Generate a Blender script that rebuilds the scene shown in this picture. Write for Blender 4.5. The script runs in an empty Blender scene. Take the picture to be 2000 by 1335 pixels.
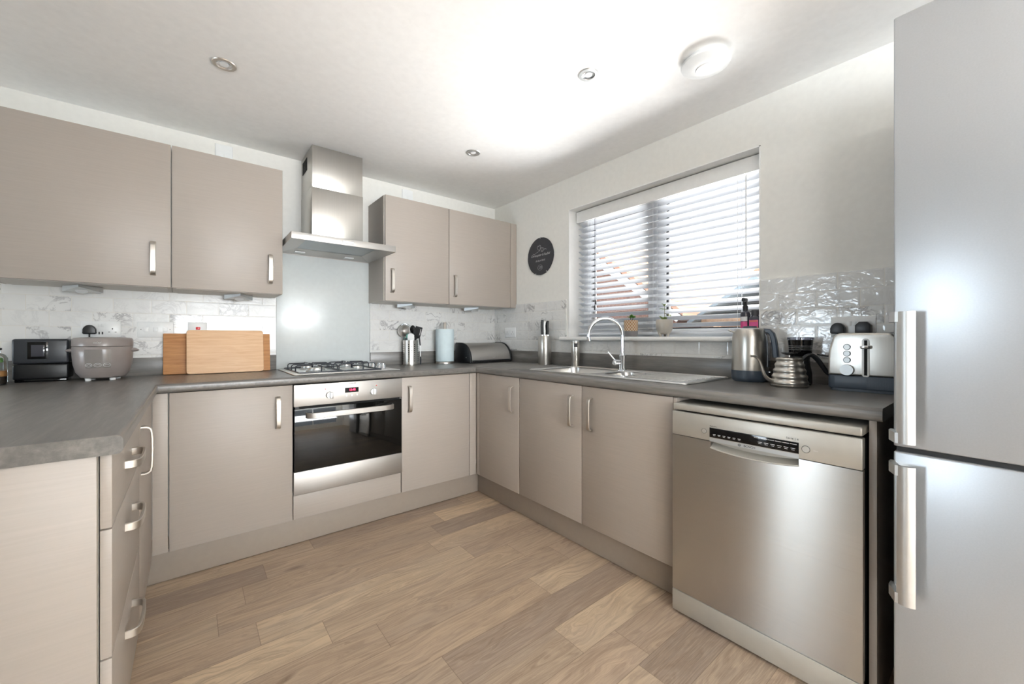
import bpy, bmesh, math, random
from mathutils import Vector, Matrix
from math import pi, sin, cos, radians as R
random.seed(7)
SC = bpy.context.scene
COL = SC.collection

# ------------------------------------------------------------ camera, sky, light, exposure
cd = bpy.data.cameras.new('camera'); cam = bpy.data.objects.new('camera', cd); COL.objects.link(cam)
cam.location = (-2.1886, -2.9738, 1.1192)
cam.rotation_euler = (pi/2, 0, -0.6772)
cd.sensor_width = 36; cd.lens = 781.69/2000*36; cd.shift_y = -8.72/2000; cd.clip_start = 0.02; cd.clip_end = 200
SC.camera = cam
w = bpy.data.worlds.new('sky'); SC.world = w; w.use_nodes = True
bgn = w.node_tree.nodes['Background']
bgn.inputs[0].default_value = (0.80, 0.90, 1.0, 1); bgn.inputs[1].default_value = 0.6
sd = bpy.data.lights.new('sun', 'SUN'); sd.energy = 4.0; sd.angle = R(2); sd.color = (1, .95, .88)
so = bpy.data.objects.new('sun', sd); COL.objects.link(so)
so.rotation_euler = Vector((-0.34, 0.60, -0.72)).to_track_quat('-Z', 'Y').to_euler(); so.location = (8, -4, 10)
def area(name, loc, direction, sx, sy, power, color=(1, 1, 1), portal=False):
    l = bpy.data.lights.new(name, 'AREA'); l.shape = 'RECTANGLE'; l.size = sx; l.size_y = sy
    l.energy = power; l.color = color
    o = bpy.data.objects.new(name, l); COL.objects.link(o); o.location = loc
    o.rotation_euler = Vector(direction).to_track_quat('-Z', 'Z').to_euler()
    if portal: l.cycles.is_portal = True
    return o
area('window_portal', (0.34, -1.565, 1.6), (-1, 0, 0), 1.34, 0.98, 1, portal=True)
area('added_glow_light', (3.5, -1.56, -.2), (0, 0, 1), 3.6, 2.8, 430, (.97, .985, 1))  # added lamp hidden below sill level, throws the glow onto the ceiling
area('added_side_fill', (-5.95, -4.9, 1.35), (.45, 0, .89), 2.6, 1.5, 75, (.97, .985, 1))  # added fill lamp in front of the invented side window
area('added_rear_fill', (-2.0, -7.75, 1.25), (0, .40, .91), 2.9, 1.8, 215, (.93, .97, 1))  # added fill lamp brightening the kitchen from behind the camera
area('patio_door_light', (-6.12, -0.98, 1.05), (1, 0, 0), 0.9, 1.95, 30, (.78, .9, 1))
SC.view_settings.view_transform = 'Standard'; SC.view_settings.look = 'None'
SC.view_settings.exposure = 1.76; SC.view_settings.gamma = 1; SC.view_settings.use_curve_mapping = False
SC.cycles.use_denoising = True
SC.cycles.max_bounces = 12; SC.cycles.diffuse_bounces = 6; SC.cycles.glossy_bounces = 4
SC.cycles.transparent_max_bounces = 12; SC.cycles.caustics_reflective = False; SC.cycles.caustics_refractive = False
SC.cycles.sample_clamp_indirect = 40

# ------------------------------------------------------------ materials
def lin(c): return tuple(((x/255)/12.92 if x/255 <= .04045 else ((x/255+.055)/1.055)**2.4) for x in c) + (1,)
class NT:
    def __init__(s, m): s.t = m.node_tree; s.n = s.t.nodes; s.l = s.t.links
    def __call__(s, kind, **kw):
        n = s.n.new(kind)
        for k, v in kw.items(): setattr(n, k, v)
        return n
    def link(s, a, b): s.l.new(a, b)
    def math(s, op, a, b=None, c=None):
        n = s.n.new('ShaderNodeMath'); n.operation = op
        for i, v in enumerate((a, b, c)):
            if v is None: continue
            if hasattr(v, 'links'): s.l.new(v, n.inputs[i])
            else: n.inputs[i].default_value = v
        return n.outputs[0]
    def mix(s, f, a, b):
        n = s.n.new('ShaderNodeMix'); n.data_type = 'RGBA'
        for i, v in ((0, f), (6, a), (7, b)):
            if hasattr(v, 'links'): s.l.new(v, n.inputs[i])
            else: n.inputs[i].default_value = v
        return n.outputs[2]
    def comb(s, x, y, z):
        n = s.n.new('ShaderNodeCombineXYZ')
        for i, v in enumerate((x, y, z)):
            if hasattr(v, 'links'): s.l.new(v, n.inputs[i])
            else: n.inputs[i].default_value = v
        return n.outputs[0]
    def obj(s): return s.n.new('ShaderNodeTexCoord').outputs['Object']
    def sep(s, v):
        n = s.n.new('ShaderNodeSeparateXYZ'); s.l.new(v, n.inputs[0]); return n.outputs
    def scale(s, v, sc):
        n = s.n.new('ShaderNodeMapping'); n.inputs['Scale'].default_value = sc; s.l.new(v, n.inputs[0]); return n.outputs[0]
    def noise(s, v, scale=5, detail=4, rough=.5, dist=0):
        n = s.n.new('ShaderNodeTexNoise'); s.l.new(v, n.inputs['Vector'])
        n.inputs['Scale'].default_value = scale; n.inputs['Detail'].default_value = detail
        n.inputs['Roughness'].default_value = rough; n.inputs['Distortion'].default_value = dist
        return n.outputs[0]
    def ramp(s, f, stops, interp='LINEAR'):
        n = s.n.new('ShaderNodeValToRGB'); s.l.new(f, n.inputs[0]); n.color_ramp.interpolation = interp
        e = n.color_ramp.elements
        while len(e) < len(stops): e.new(.5)
        for i, (p, c) in enumerate(stops): e[i].position = p; e[i].color = c
        return n.outputs[0]
    def bump(s, h, strength=.3, dist=.01, nrm=None):
        n = s.n.new('ShaderNodeBump'); s.l.new(h, n.inputs['Height']); n.inputs['Strength'].default_value = strength
        n.inputs['Distance'].default_value = dist
        if nrm is not None: s.l.new(nrm, n.inputs['Normal'])
        return n.outputs[0]
def mat(name, rgb, rough=.5, metal=0, spec=.5, coat=0, trans=0, alpha=None, emit=None, estr=1, ior=None):
    m = bpy.data.materials.new(name); m.use_nodes = True
    b = m.node_tree.nodes['Principled BSDF']
    b.inputs['Base Color'].default_value = lin(rgb); b.inputs['Roughness'].default_value = rough
    b.inputs['Metallic'].default_value = metal; b.inputs['Specular IOR Level'].default_value = spec
    b.inputs['Coat Weight'].default_value = coat; b.inputs['Transmission Weight'].default_value = trans
    if ior: b.inputs['IOR'].default_value = ior
    if emit: b.inputs['Emission Color'].default_value = lin(emit); b.inputs['Emission Strength'].default_value = estr
    # slight procedural variation of the surface so no material is perfectly uniform
    t = NT(m); nz = t.noise(t.obj(), 35, 3)
    if trans == 0 and not emit:
        c = lin(rgb); d = tuple(x*.94 for x in c[:3]) + (1,)
        t.link(t.mix(nz, d, tuple(min(1, x*1.04) for x in c[:3])+(1,)), b.inputs['Base Color'])
    return m
def bs(m): return m.node_tree.nodes['Principled BSDF']
M = {}
M['ceiling'] = mat('ceiling_paint', (245, 245, 244), .9)
M['wall'] = mat('wall_paint', (231, 230, 225), .85)
M['white'] = mat('white_gloss_paint', (236, 236, 234), .35)
M['upvc'] = mat('white_plastic_frame', (232, 234, 236), .3)
M['plastic_white'] = mat('white_plastic', (232, 234, 234), .3)
M['black'] = mat('black_plastic', (26, 27, 29), .35)
M['blackgloss'] = mat('black_gloss', (14, 14, 16), .06)
M['darkgrey'] = mat('dark_grey_plastic', (52, 55, 60), .3)
M['slate_blue'] = mat('slate_grey_plastic', (66, 76, 88), .35)
M['iron'] = mat('cast_iron_enamel', (48, 52, 60), .35)
M['seal'] = mat('black_rubber_seal', (30, 31, 33), .6)
M['chrome'] = mat('chrome', (225, 228, 232), .07, 1)
M['satin'] = mat('satin_nickel', (208, 202, 194), .4, 1)
M['alu'] = mat('silver_aluminium', (208, 210, 210), .42, 1)
M['splash'] = mat('white_back_painted_glass', (214, 220, 220), .22)
M['taupe'] = mat('taupe_satin_plastic', (150, 141, 137), .28)
M['taupe_dark'] = mat('taupe_display', (140, 134, 130), .15)
M['print'] = mat('pale_print', (214, 214, 214), .5)
M['print_dark'] = mat('dark_print', (40, 40, 42), .5)
M['red'] = mat('red_plastic', (205, 25, 30), .3)
M['led'] = mat('red_led', (255, 30, 60), .4, emit=(255, 40, 80), estr=2.5)
M['lamp'] = mat('lamp_lens', (235, 238, 240), .15)
M['cable'] = mat('black_cable', (22, 22, 24), .5)
M['soil'] = mat('dark_soil', (48, 36, 28), .95)
M['leaf'] = mat('green_leaf', (88, 140, 58), .4)
M['leaf_pale'] = mat('pale_green_leaf', (150, 170, 110), .4)
M['stem'] = mat('green_brown_stem', (96, 96, 60), .6)
M['pot_grey'] = mat('warm_grey_ceramic', (186, 181, 172), .35)
M['pot_base'] = mat('grey_glazed_ceramic', (140, 137, 138), .3)
M['paper'] = mat('pale_blue_kitchen_paper', (208, 224, 229), .95)
M['teal'] = mat('teal_silicone', (112, 176, 160), .5)
M['slate'] = mat('slate', (62, 62, 66), .6)
M['etch'] = mat('etched_line', (170, 170, 172), .6)
M['magenta'] = mat('magenta_label', (206, 70, 130), .4)
M['orange'] = mat('orange_label', (214, 120, 60), .4)
M['greenl'] = mat('green_label', (60, 150, 80), .4)
M['smoke_plastic'] = mat('smoky_plastic', (70, 70, 78), .1)
M['inside'] = mat('oven_inside', (22, 22, 22), .4)
M['filter'] = mat('hood_filter_mesh', (176, 182, 184), .45, .6)
M['grid_black'] = mat('vent_hole_black', (12, 12, 12), .8)
M['wood_block'] = mat('dark_grey_gap', (30, 28, 27), .8)
# cabinets: greige laminate with a faint horizontal grain
m = mat('greige_laminate', (184, 172, 161), .42); t = NT(m)
g = t.noise(t.scale(t.obj(), (1.6, 1.6, 55)), 3, 4, .6)
c1, c2 = lin((171, 162, 153)), lin((176, 167, 158))
t.link(t.mix(t.ramp(g, [(.3, (0, 0, 0, 1)), (.7, (1, 1, 1, 1))]), c1, c2), bs(m).inputs['Base Color'])
t.link(t.bump(g, .05, .001), bs(m).inputs['Normal']); M['cab'] = m
m = mat('greige_plinth', (158, 147, 136), .45); M['plinth'] = m
m = mat('white_carcass', (206, 203, 197), .5); M['carcass'] = m
# brushed steels
def steel(name, rgb, rough, axis=0, amt=.25, aniso=0, rot=0):
    m = mat(name, rgb, rough, 1); t = NT(m); s = [260, 260, 260]; s[axis] = 3
    n = t.noise(t.scale(t.obj(), tuple(s)), 1, 3, .6)
    c = lin(rgb)
    t.link(t.mix(n, tuple(x*.92 for x in c[:3])+(1,), tuple(min(1, x*1.05) for x in c[:3])+(1,)), bs(m).inputs['Base Color'])
    t.link(t.bump(n, amt*.1, .0005), bs(m).inputs['Normal'])
    if aniso:
        bs(m).inputs['Anisotropic'].default_value = aniso; bs(m).inputs['Anisotropic Rotation'].default_value = rot
        tg = t('ShaderNodeTangent'); tg.direction_type = 'UV_MAP'; tg.uv_map = 'uv'; t.link(tg.outputs[0], bs(m).inputs['Tangent'])
    return m
M['steel_h'] = steel('brushed_steel_horizontal', (190, 187, 183), .48, 0)
M['steel_v'] = steel('brushed_steel_vertical', (200, 197, 191), .3, 2)
M['steel_dw'] = steel('brushed_steel_dishwasher', (200, 197, 192), .27, 0, .1, .96, .25)
M['steel_sink'] = steel('stainless_sink', (232, 231, 229), .3, 1, .2)
M['fridge'] = steel('silver_fridge_steel', (176, 180, 184), .3, 1, .15); bs(M['fridge']).inputs['Metallic'].default_value = .55
M['fridge_side'] = mat('gap_shade_fridge_side', (58, 60, 62), .5)  # side colour darkened to put shade into the gap by the end panel
M['silver_panel'] = mat('silver_painted_panel', (190, 188, 181), .36, .45)
# worktop: grey brown wood print, grain along the run
def worktop(name, axis):
    m = mat(name, (104, 99, 95), .3, spec=.6); t = NT(m); s = [26, 26, 26]; s[axis] = 2.2
    v = t.scale(t.obj(), tuple(s)); n = t.noise(v, 1.3, 6, .62, .6); n2 = t.noise(v, 4, 5, .7)
    f = t.math('ADD', t.math('MULTIPLY', n, .65), t.math('MULTIPLY', n2, .35))
    t.link(t.ramp(f, [(.3, lin((94, 91, 89))), (.5, lin((116, 113, 109))), (.7, lin((140, 136, 131)))]), bs(m).inputs['Base Color'])
    t.link(t.bump(f, .18, .002), bs(m).inputs['Normal']); return m
M['wt_x'] = worktop('worktop_grain_across', 0); M['wt_y'] = worktop('worktop_grain_along', 1)
# oak plank floor, planks run parallel to the hob wall
m = mat('oak_plank_floor', (180, 150, 120), .38); t = NT(m); P = t.obj(); x, y, z = t.sep(P)
PW, PL = .1515, .93
ry = t.math('DIVIDE', t.math('ADD', y, 1.572+PW*40), PW); row = t.math('FLOOR', ry)
wn = t('ShaderNodeTexWhiteNoise', noise_dimensions='1D'); t.link(row, wn.inputs['W'])
rx = t.math('DIVIDE', t.math('ADD', t.math('ADD', x, 30), t.math('MULTIPLY', wn.outputs[0], 3.1)), PL); cx = t.math('FLOOR', rx)
w2 = t('ShaderNodeTexWhiteNoise', noise_dimensions='2D'); t.link(t.comb(row, cx, 0), w2.inputs['Vector'])
pid = w2.outputs[0]
base = t.ramp(pid, [(0, lin((146, 129, 116))), (.2, lin((212, 189, 160))), (.4, lin((180, 158, 138))), (.6, lin((220, 196, 165))), (.8, lin((156, 138, 124))), (1, lin((206, 181, 152)))])
vx = t.math('ADD', x, t.math('MULTIPLY', pid, 37)); vy = t.math('ADD', y, t.math('MULTIPLY', pid, 11))
gv = t.comb(t.math('MULTIPLY', vx, 1.5), t.math('MULTIPLY', vy, 8), pid)
warp = t.noise(gv, .9, 3, .5, .8)
grain = t.noise(t.comb(t.math('MULTIPLY', vx, 3), t.math('ADD', t.math('MULTIPLY', vy, 70), t.math('MULTIPLY', warp, 18)), pid), 1, 6, .65)
fine = t.noise(t.comb(t.math('MULTIPLY', vx, 9), t.math('MULTIPLY', vy, 260), pid), 1, 3, .6)
k = t.noise(t.comb(t.math('MULTIPLY', vx, 4.5), t.math('MULTIPLY', vy, 9), pid), 1, 1, .4)
knot = t.ramp(k, [(.73, (0, 0, 0, 1)), (.8, (1, 1, 1, 1))])
c = t.mix(t.ramp(grain, [(.38, (1, 1, 1, 1)), (.62, (0, 0, 0, 1))]), base, t.mix(.5, base, lin((122, 100, 84))))
c = t.mix(t.math('MULTIPLY', t.ramp(warp, [(.42, (0, 0, 0, 1)), (.66, (1, 1, 1, 1))]), .3), c, lin((158, 143, 132)))
c = t.mix(t.math('MULTIPLY', t.ramp(fine, [(.45, (0, 0, 0, 1)), (.75, (1, 1, 1, 1))]), .35), c, lin((222, 198, 170)))
c = t.mix(t.math('MULTIPLY', knot, .6), c, lin((92, 70, 58)))
fy = t.math('FRACT', ry); fx = t.math('FRACT', rx)
ey = t.math('MINIMUM', fy, t.math('SUBTRACT', 1, fy)); ex = t.math('MINIMUM', fx, t.math('SUBTRACT', 1, fx))
gap = t.math('MAXIMUM', t.math('LESS_THAN', ey, .008), t.math('LESS_THAN', ex, .0012))
c = t.mix(t.math('MULTIPLY', gap, .5), c, lin((104, 84, 70)))
t.link(c, bs(m).inputs['Base Color']); t.link(t.bump(t.math('SUBTRACT', grain, gap), .1, .002), bs(m).inputs['Normal'])
M['floor'] = m
# wavy glossy marble tile, 150 x 75.7 brick bond. u axis 0 (hob wall) or 1 (window wall)
def tiles(name, axis, joint, bmp=.55, rg=.08):
    m = mat(name, (222, 222, 220), .1, coat=.25); t = NT(m); P = t.obj(); s = t.sep(P)
    u = s[axis]; v = s[2]; TW, TH = .15, .0757
    rv = t.math('DIVIDE', t.math('SUBTRACT', v, 1.402-TH*20), TH); row = t.math('FLOOR', rv)
    par = t.math('MULTIPLY', t.math('MODULO', row, 2), .5)      # row 19 is the top row (odd)
    ru = t.math('ADD', t.math('DIVIDE', t.math('SUBTRACT', u, joint-TW*60), TW), t.math('SUBTRACT', .5, par)); cu = t.math('FLOOR', ru)
    wn = t('ShaderNodeTexWhiteNoise', noise_dimensions='2D'); t.link(t.comb(row, cu, 0), wn.inputs['Vector']); i = wn.outputs[0]
    w3 = t('ShaderNodeTexWhiteNoise', noise_dimensions='2D'); t.link(t.comb(cu, row, 0), w3.inputs['Vector']); j = w3.outputs[0]
    q = t.comb(t.math('ADD', u, t.math('MULTIPLY', i, 23)), t.math('ADD', v, t.math('MULTIPLY', i, 41)), 0)
    n = t.noise(q, 9, 7, .64, 1.3)
    vein = t.math('SUBTRACT', 1, t.math('MINIMUM', 1, t.math('MULTIPLY', t.math('ABSOLUTE', t.math('SUBTRACT', n, .5)), 20)))
    msk = t.ramp(t.noise(q, 6, 2), [(.36, (0, 0, 0, 1)), (.55, (1, 1, 1, 1))])
    amt = t.math('MULTIPLY', t.math('MULTIPLY', vein, msk), t.ramp(j, [(.66, (.12, .12, .12, 1)), (.8, (.7, .7, .7, 1))]))
    cl = t.mix(t.noise(q, 5, 3), lin((232, 233, 231)), lin((216, 216, 215)))
    cl = t.mix(amt, cl, lin((120, 118, 122)))
    fu = t.math('FRACT', ru); fv = t.math('FRACT', rv)
    eu = t.math('MULTIPLY', t.math('MINIMUM', fu, t.math('SUBTRACT', 1, fu)), TW)
    ev = t.math('MULTIPLY', t.math('MINIMUM', fv, t.math('SUBTRACT', 1, fv)), TH)
    e = t.math('MINIMUM', eu, ev); gr = t.math('LESS_THAN', e, .0013)
    cl = t.mix(gr, cl, lin((222, 220, 214)))
    t.link(cl, bs(m).inputs['Base Color'])
    t.link(t.math('ADD', rg, t.math('MULTIPLY', gr, .5)), bs(m).inputs['Roughness'])
    edge = t.math('MINIMUM', 1, t.math('DIVIDE', e, .007))
    wave = t.noise(t.comb(t.math('ADD', u, t.math('MULTIPLY', i, 9)), t.math('ADD', t.math('MULTIPLY', v, 1.5), t.math('MULTIPLY', i, 17)), 0), 22, 2, .5, .6)
    h = t.math('ADD', t.math('MULTIPLY', edge, .35), wave)
    t.link(t.bump(h, bmp, .006), bs(m).inputs['Normal'])
    return m
M['tile_b'] = tiles('wavy_marble_tile_hob_wall', 0, -2.28, .16, .28); M['tile_r'] = tiles('wavy_marble_tile_window_wall', 1, -2.358, .45, .09)
# timber for chopping boards
def wood(name, a, b, sc=(3, 3, 40)):
    m = mat(name, a, .5); t = NT(m); v = t.scale(t.obj(), sc); n = t.noise(v, 2, 6, .6, .8)
    t.link(t.ramp(n, [(.35, lin(a)), (.65, lin(b))]), bs(m).inputs['Base Color']); return m
M['board_pale'] = wood('pale_beech', (226, 182, 140), (238, 200, 160))
M['board_oak'] = wood('oiled_oak', (176, 118, 66), (200, 144, 88))
m = wood('woven_pot_glaze', (176, 132, 90), (222, 204, 176), (1, 1, 1)); t = NT(m); x, y, z = t.sep(t.obj())
an = t.math('ARCTAN2', y, x)
wv = t.math('SINE', t.math('MULTIPLY', an, 15)); wz = t.math('SINE', t.math('MULTIPLY', z, 300))
t.link(t.mix(t.ramp(t.math('ADD', .5, t.math('MULTIPLY', t.math('MULTIPLY', wv, wz), .5)), [(.3, (0, 0, 0, 1)), (.6, (1, 1, 1, 1))]), lin((178, 128, 84)), lin((214, 196, 170))), bs(m).inputs['Base Color'])
M['pot_pattern'] = m
m = mat('venetian_slat_white', (212, 215, 220), .4); M['slat'] = m
m = mat('brick_wall', (150, 100, 80), .9); t = NT(m); br = t('ShaderNodeTexBrick')
mp = t.comb(t.sep(t.obj())[1], t.sep(t.obj())[2], 0); t.link(mp, br.inputs['Vector'])
br.inputs['Color1'].default_value = lin((138, 100, 86)); br.inputs['Color2'].default_value = lin((112, 80, 70)); br.inputs['Mortar'].default_value = lin((176, 160, 148))
br.inputs['Scale'].default_value = 4.4; br.inputs['Mortar Size'].default_value = .012; t.link(br.outputs[0], bs(m).inputs['Base Color']); M['brick'] = m
m = mat('pantile_roof', (186, 140, 116), .8); t = NT(m); x, y, z = t.sep(t.obj())
rr = t.math('SINE', t.math('MULTIPLY', z, 42)); t.link(t.mix(t.math('ADD', .5, t.math('MULTIPLY', rr, .5)), lin((160, 116, 96)), lin((206, 160, 134))), bs(m).inputs['Base Color']); M['roof'] = m
M['grey_roof'] = mat('grey_slate_roof', (104, 116, 124), .7)
M['render'] = mat('cream_render', (210, 204, 192), .9)
M['fence'] = wood('timber_fence', (140, 112, 88), (168, 138, 110), (6, 6, 3))
M['patio'] = mat('pale_paving', (222, 218, 210), .9)
M['lawn'] = mat('lawn', (96, 122, 70), .95)
# window glass: clear pane with a faint reflection
def glass_pane(name, tint=(1, 1, 1, 1), refl=.06):
    m = bpy.data.materials.new(name); m.use_nodes = True; t = NT(m)
    t.n.remove(t.n['Principled BSDF']); o = t.n['Material Output']
    a = t('ShaderNodeBsdfTransparent'); a.inputs[0].default_value = tint
    g = t('ShaderNodeBsdfGlossy'); g.inputs['Roughness'].default_value = .02
    f = t('ShaderNodeLayerWeight'); f.inputs['Blend'].default_value = .25
    mx = t('ShaderNodeMixShader'); t.link(t.math('ADD', t.math('MULTIPLY', f.outputs['Fresnel'], .8), refl-.03), mx.inputs[0])
    t.link(a.outputs[0], mx.inputs[1]); t.link(g.outputs[0], mx.inputs[2]); t.link(mx.outputs[0], o.inputs[0]); return m
M['glass'] = glass_pane('clear_glass'); M['jar_glass'] = glass_pane('jar_glass', (.93, .97, .96, 1), .08)
M['smoke_glass'] = glass_pane('smoked_clear_plastic', (.55, .56, .62, 1), .1)
M['oven_glass'] = mat('black_oven_glass', (16, 16, 15), .04, spec=.5)

# ------------------------------------------------------------ mesh helpers
class B:
    """collects shapes and links them as ONE mesh object"""
    def __init__(s): s.b = bmesh.new(); s.mi = 0
    def _new(s, vs):
        fs = {f for v in vs for f in v.link_faces}
        for f in fs: f.material_index = s.mi
        return fs
    def xf(s, vs, mtx): bmesh.ops.transform(s.b, matrix=mtx, verts=list(vs)); return vs
    def box(s, x0, x1, y0, y1, z0, z1, bev=0, seg=2, mtx=None):
        r = bmesh.ops.create_cube(s.b, size=1)['verts']
        bmesh.ops.transform(s.b, matrix=Matrix.Translation(((x0+x1)/2, (y0+y1)/2, (z0+z1)/2)) @ Matrix.Diagonal((x1-x0, y1-y0, z1-z0, 1)), verts=r)
        fs = s._new(r)
        if bev:
            es = {e for v in r for e in v.link_edges}
            q = bmesh.ops.bevel(s.b, geom=list(es), offset=bev, segments=seg, profile=.5, affect='EDGES')
            for f in q['faces']: f.material_index = s.mi
            r = list({v for f in (set(q['faces']) | {f for f in fs if f.is_valid}) for v in f.verts})
        if mtx: s.xf(r, mtx)
        return s
    def prism(s, pts, h0, h1, plane='xy', bev=0, seg=3, mtx=None):
        """extrude a 2D outline; plane xy->z, xz->y, yz->x"""
        def v3(p, h): return {'xy': (p[0], p[1], h), 'xz': (p[0], h, p[1]), 'yz': (h, p[0], p[1])}[plane]
        a = [s.b.verts.new(v3(p, h0)) for p in pts]; c = [s.b.verts.new(v3(p, h1)) for p in pts]; n = len(pts)
        fs = [s.b.faces.new(a), s.b.faces.new(c[::-1])] + [s.b.faces.new((a[i], c[i], c[(i+1) % n], a[(i+1) % n])) for i in range(n)]
        for f in fs: f.material_index = s.mi
        bmesh.ops.recalc_face_normals(s.b, faces=fs)
        vs = a+c
        if bev:
            es = [e for e in fs[0].edges]+[e for e in fs[1].edges]
            q = bmesh.ops.bevel(s.b, geom=es, offset=bev, segments=seg, profile=.5, affect='EDGES')
            for f in q['faces']: f.material_index = s.mi
            vs = list({v for f in (set(q['faces']) | {f for f in fs if f.is_valid}) for v in f.verts})
        if mtx: s.xf(vs, mtx)
        return s
    def lathe(s, prof, cx=0, cy=0, seg=32, mtx=None, sx=1, sy=1, a0=0, a1=2*pi):
        full = abs(a1-a0-2*pi) < 1e-6; n = seg if full else seg+1
        rings = []
        for r, z in prof:
            if r < 1e-6: rings.append([s.b.verts.new((cx, cy, z))])
            else: rings.append([s.b.verts.new((cx+r*sx*cos(a0+(a1-a0)*i/seg), cy+r*sy*sin(a0+(a1-a0)*i/seg), z)) for i in range(n)])
        fs = []
        for p, q in zip(rings, rings[1:]):
            for i in range(seg):
                j = (i+1) % n
                if len(p) == 1 and len(q) == 1: continue
                if len(p) == 1: f = (p[0], q[j], q[i])
                elif len(q) == 1: f = (p[i], p[j], q[0])
                else: f = (p[i], p[j], q[j], q[i])
                fs.append(s.b.faces.new(f))
        for f in fs: f.material_index = s.mi
        bmesh.ops.recalc_face_normals(s.b, faces=fs)
        if mtx: s.xf([v for r in rings for v in r], mtx)
        return s
    def cyl(s, p0, p1, r0, r1=None, seg=24):
        p0, p1 = Vector(p0), Vector(p1); d = p1-p0; r1 = r0 if r1 is None else r1
        mtx = Matrix.Translation(p0) @ d.to_track_quat('Z', 'Y').to_matrix().to_4x4()
        return s.lathe([(0, 0), (r0, 0), (r1, d.length), (0, d.length)], seg=seg, mtx=mtx)
    def tube(s, pts, r, seg=12, cap=True, flat=1.0):
        pts = [Vector(p) for p in pts]; n = len(pts); rs = r if isinstance(r, (list, tuple)) else [r]*n
        prev = None; rings = []
        for i, p in enumerate(pts):
            tg = (pts[min(i+1, n-1)]-pts[max(i-1, 0)]).normalized()
            if prev is None:
                up = Vector((0, 0, 1)) if abs(tg.z) < .9 else Vector((1, 0, 0))
                nr = (up-tg*up.dot(tg)).normalized()
            else: nr = (prev-tg*prev.dot(tg)).normalized()
            prev = nr; bn = tg.cross(nr)
            rings.append([s.b.verts.new(p+nr*rs[i]*cos(2*pi*k/seg)+bn*rs[i]*flat*sin(2*pi*k/seg)) for k in range(seg)])
        fs = []
        for a, c in zip(rings, rings[1:]):
            for k in range(seg): fs.append(s.b.faces.new((a[k], a[(k+1) % seg], c[(k+1) % seg], c[k])))
        if cap: fs += [s.b.faces.new(rings[0][::-1]), s.b.faces.new(rings[-1])]
        for f in fs: f.material_index = s.mi
        bmesh.ops.recalc_face_normals(s.b, faces=fs)
        return s
    def strap(s, pts, side, w, th):
        """flat bar swept along pts, width along side, thickness across"""
        pts = [Vector(p) for p in pts]; side = Vector(side).normalized(); n = len(pts); rings = []
        for i, p in enumerate(pts):
            tg = (pts[min(i+1, n-1)]-pts[max(i-1, 0)]).normalized(); nr = side.cross(tg).normalized()
            c = .22*th; prof = [(-w/2+c, -th/2), (w/2-c, -th/2), (w/2, -th/2+c), (w/2, th/2-c), (w/2-c, th/2), (-w/2+c, th/2), (-w/2, th/2-c), (-w/2, -th/2+c)]
            rings.append([s.b.verts.new(p+side*a+nr*b) for a, b in prof])
        fs = []
        for a, c in zip(rings, rings[1:]):
            for k in range(8): fs.append(s.b.faces.new((a[k], a[(k+1) % 8], c[(k+1) % 8], c[k])))
        fs += [s.b.faces.new(rings[0][::-1]), s.b.faces.new(rings[-1])]
        for f in fs: f.material_index = s.mi
        bmesh.ops.recalc_face_normals(s.b, faces=fs)
        return s
    def sphere(s, c, r, sx=1, sy=1, sz=1, seg=20):
        q = bmesh.ops.create_uvsphere(s.b, u_segments=seg, v_segments=seg//2, radius=r)['verts']
        bmesh.ops.transform(s.b, matrix=Matrix.Translation(c) @ Matrix.Diagonal((sx, sy, sz, 1)), verts=q); s._new(q); return s
    def quad(s, *p):
        f = s.b.faces.new([s.b.verts.new(v) for v in p]); f.material_index = s.mi; return s
    def obj(s, name, m, parent=None, angle=35, flat=False):
        me = bpy.data.meshes.new(name); uv = s.b.loops.layers.uv.new('uv')
        for f in s.b.faces:
            for lp in f.loops: lp[uv].uv = (lp.vert.co.x+lp.vert.co.y, lp.vert.co.z)
        s.b.to_mesh(me); s.b.free()
        for q in (m if isinstance(m, (list, tuple)) else [m]): me.materials.append(M[q] if isinstance(q, str) else q)
        if not flat:
            me.shade_smooth(); me.set_sharp_from_angle(angle=R(angle))
        o = bpy.data.objects.new(name, me); COL.objects.link(o)
        if parent is not None: o.parent = parent
        return o
def thing(name, label, cat, loc=(0, 0, 0), rz=0, group=None):
    o = bpy.data.objects.new(name, None); COL.objects.link(o); o.location = loc; o.rotation_euler = (0, 0, rz)
    o.empty_display_size = .05; tag(o, label, cat, group); return o
def tag(o, label, cat, group=None, kind=None):
    o['label'] = label; o['category'] = cat
    if group: o['group'] = group
    if kind: o['kind'] = kind
    return o
def struct(o, label=None):
    o['kind'] = 'structure'
    if label: o['label'] = label
    return o
def cut(o, cutters):
    """carve boolean holes and bake the result"""
    for c in cutters:
        md = o.modifiers.new('b', 'BOOLEAN'); md.operation = 'DIFFERENCE'; md.object = c; md.solver = 'EXACT'
    bpy.context.view_layer.update()
    dg = bpy.context.evaluated_depsgraph_get(); me = bpy.data.meshes.new_from_object(o.evaluated_get(dg))
    o.modifiers.clear(); o.data = me
    for c in cutters: bpy.data.objects.remove(c, do_unlink=True)
def rr(x0, x1, y0, y1, r, n=6):
    """rounded rectangle outline"""
    out = []
    for cx, cy, a in ((x1-r, y1-r, 0), (x0+r, y1-r, 90), (x0+r, y0+r, 180), (x1-r, y0+r, 270)):
        for i in range(n+1): q = R(a+90*i/n); out.append((cx+r*cos(q), cy+r*sin(q)))
    return out
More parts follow.
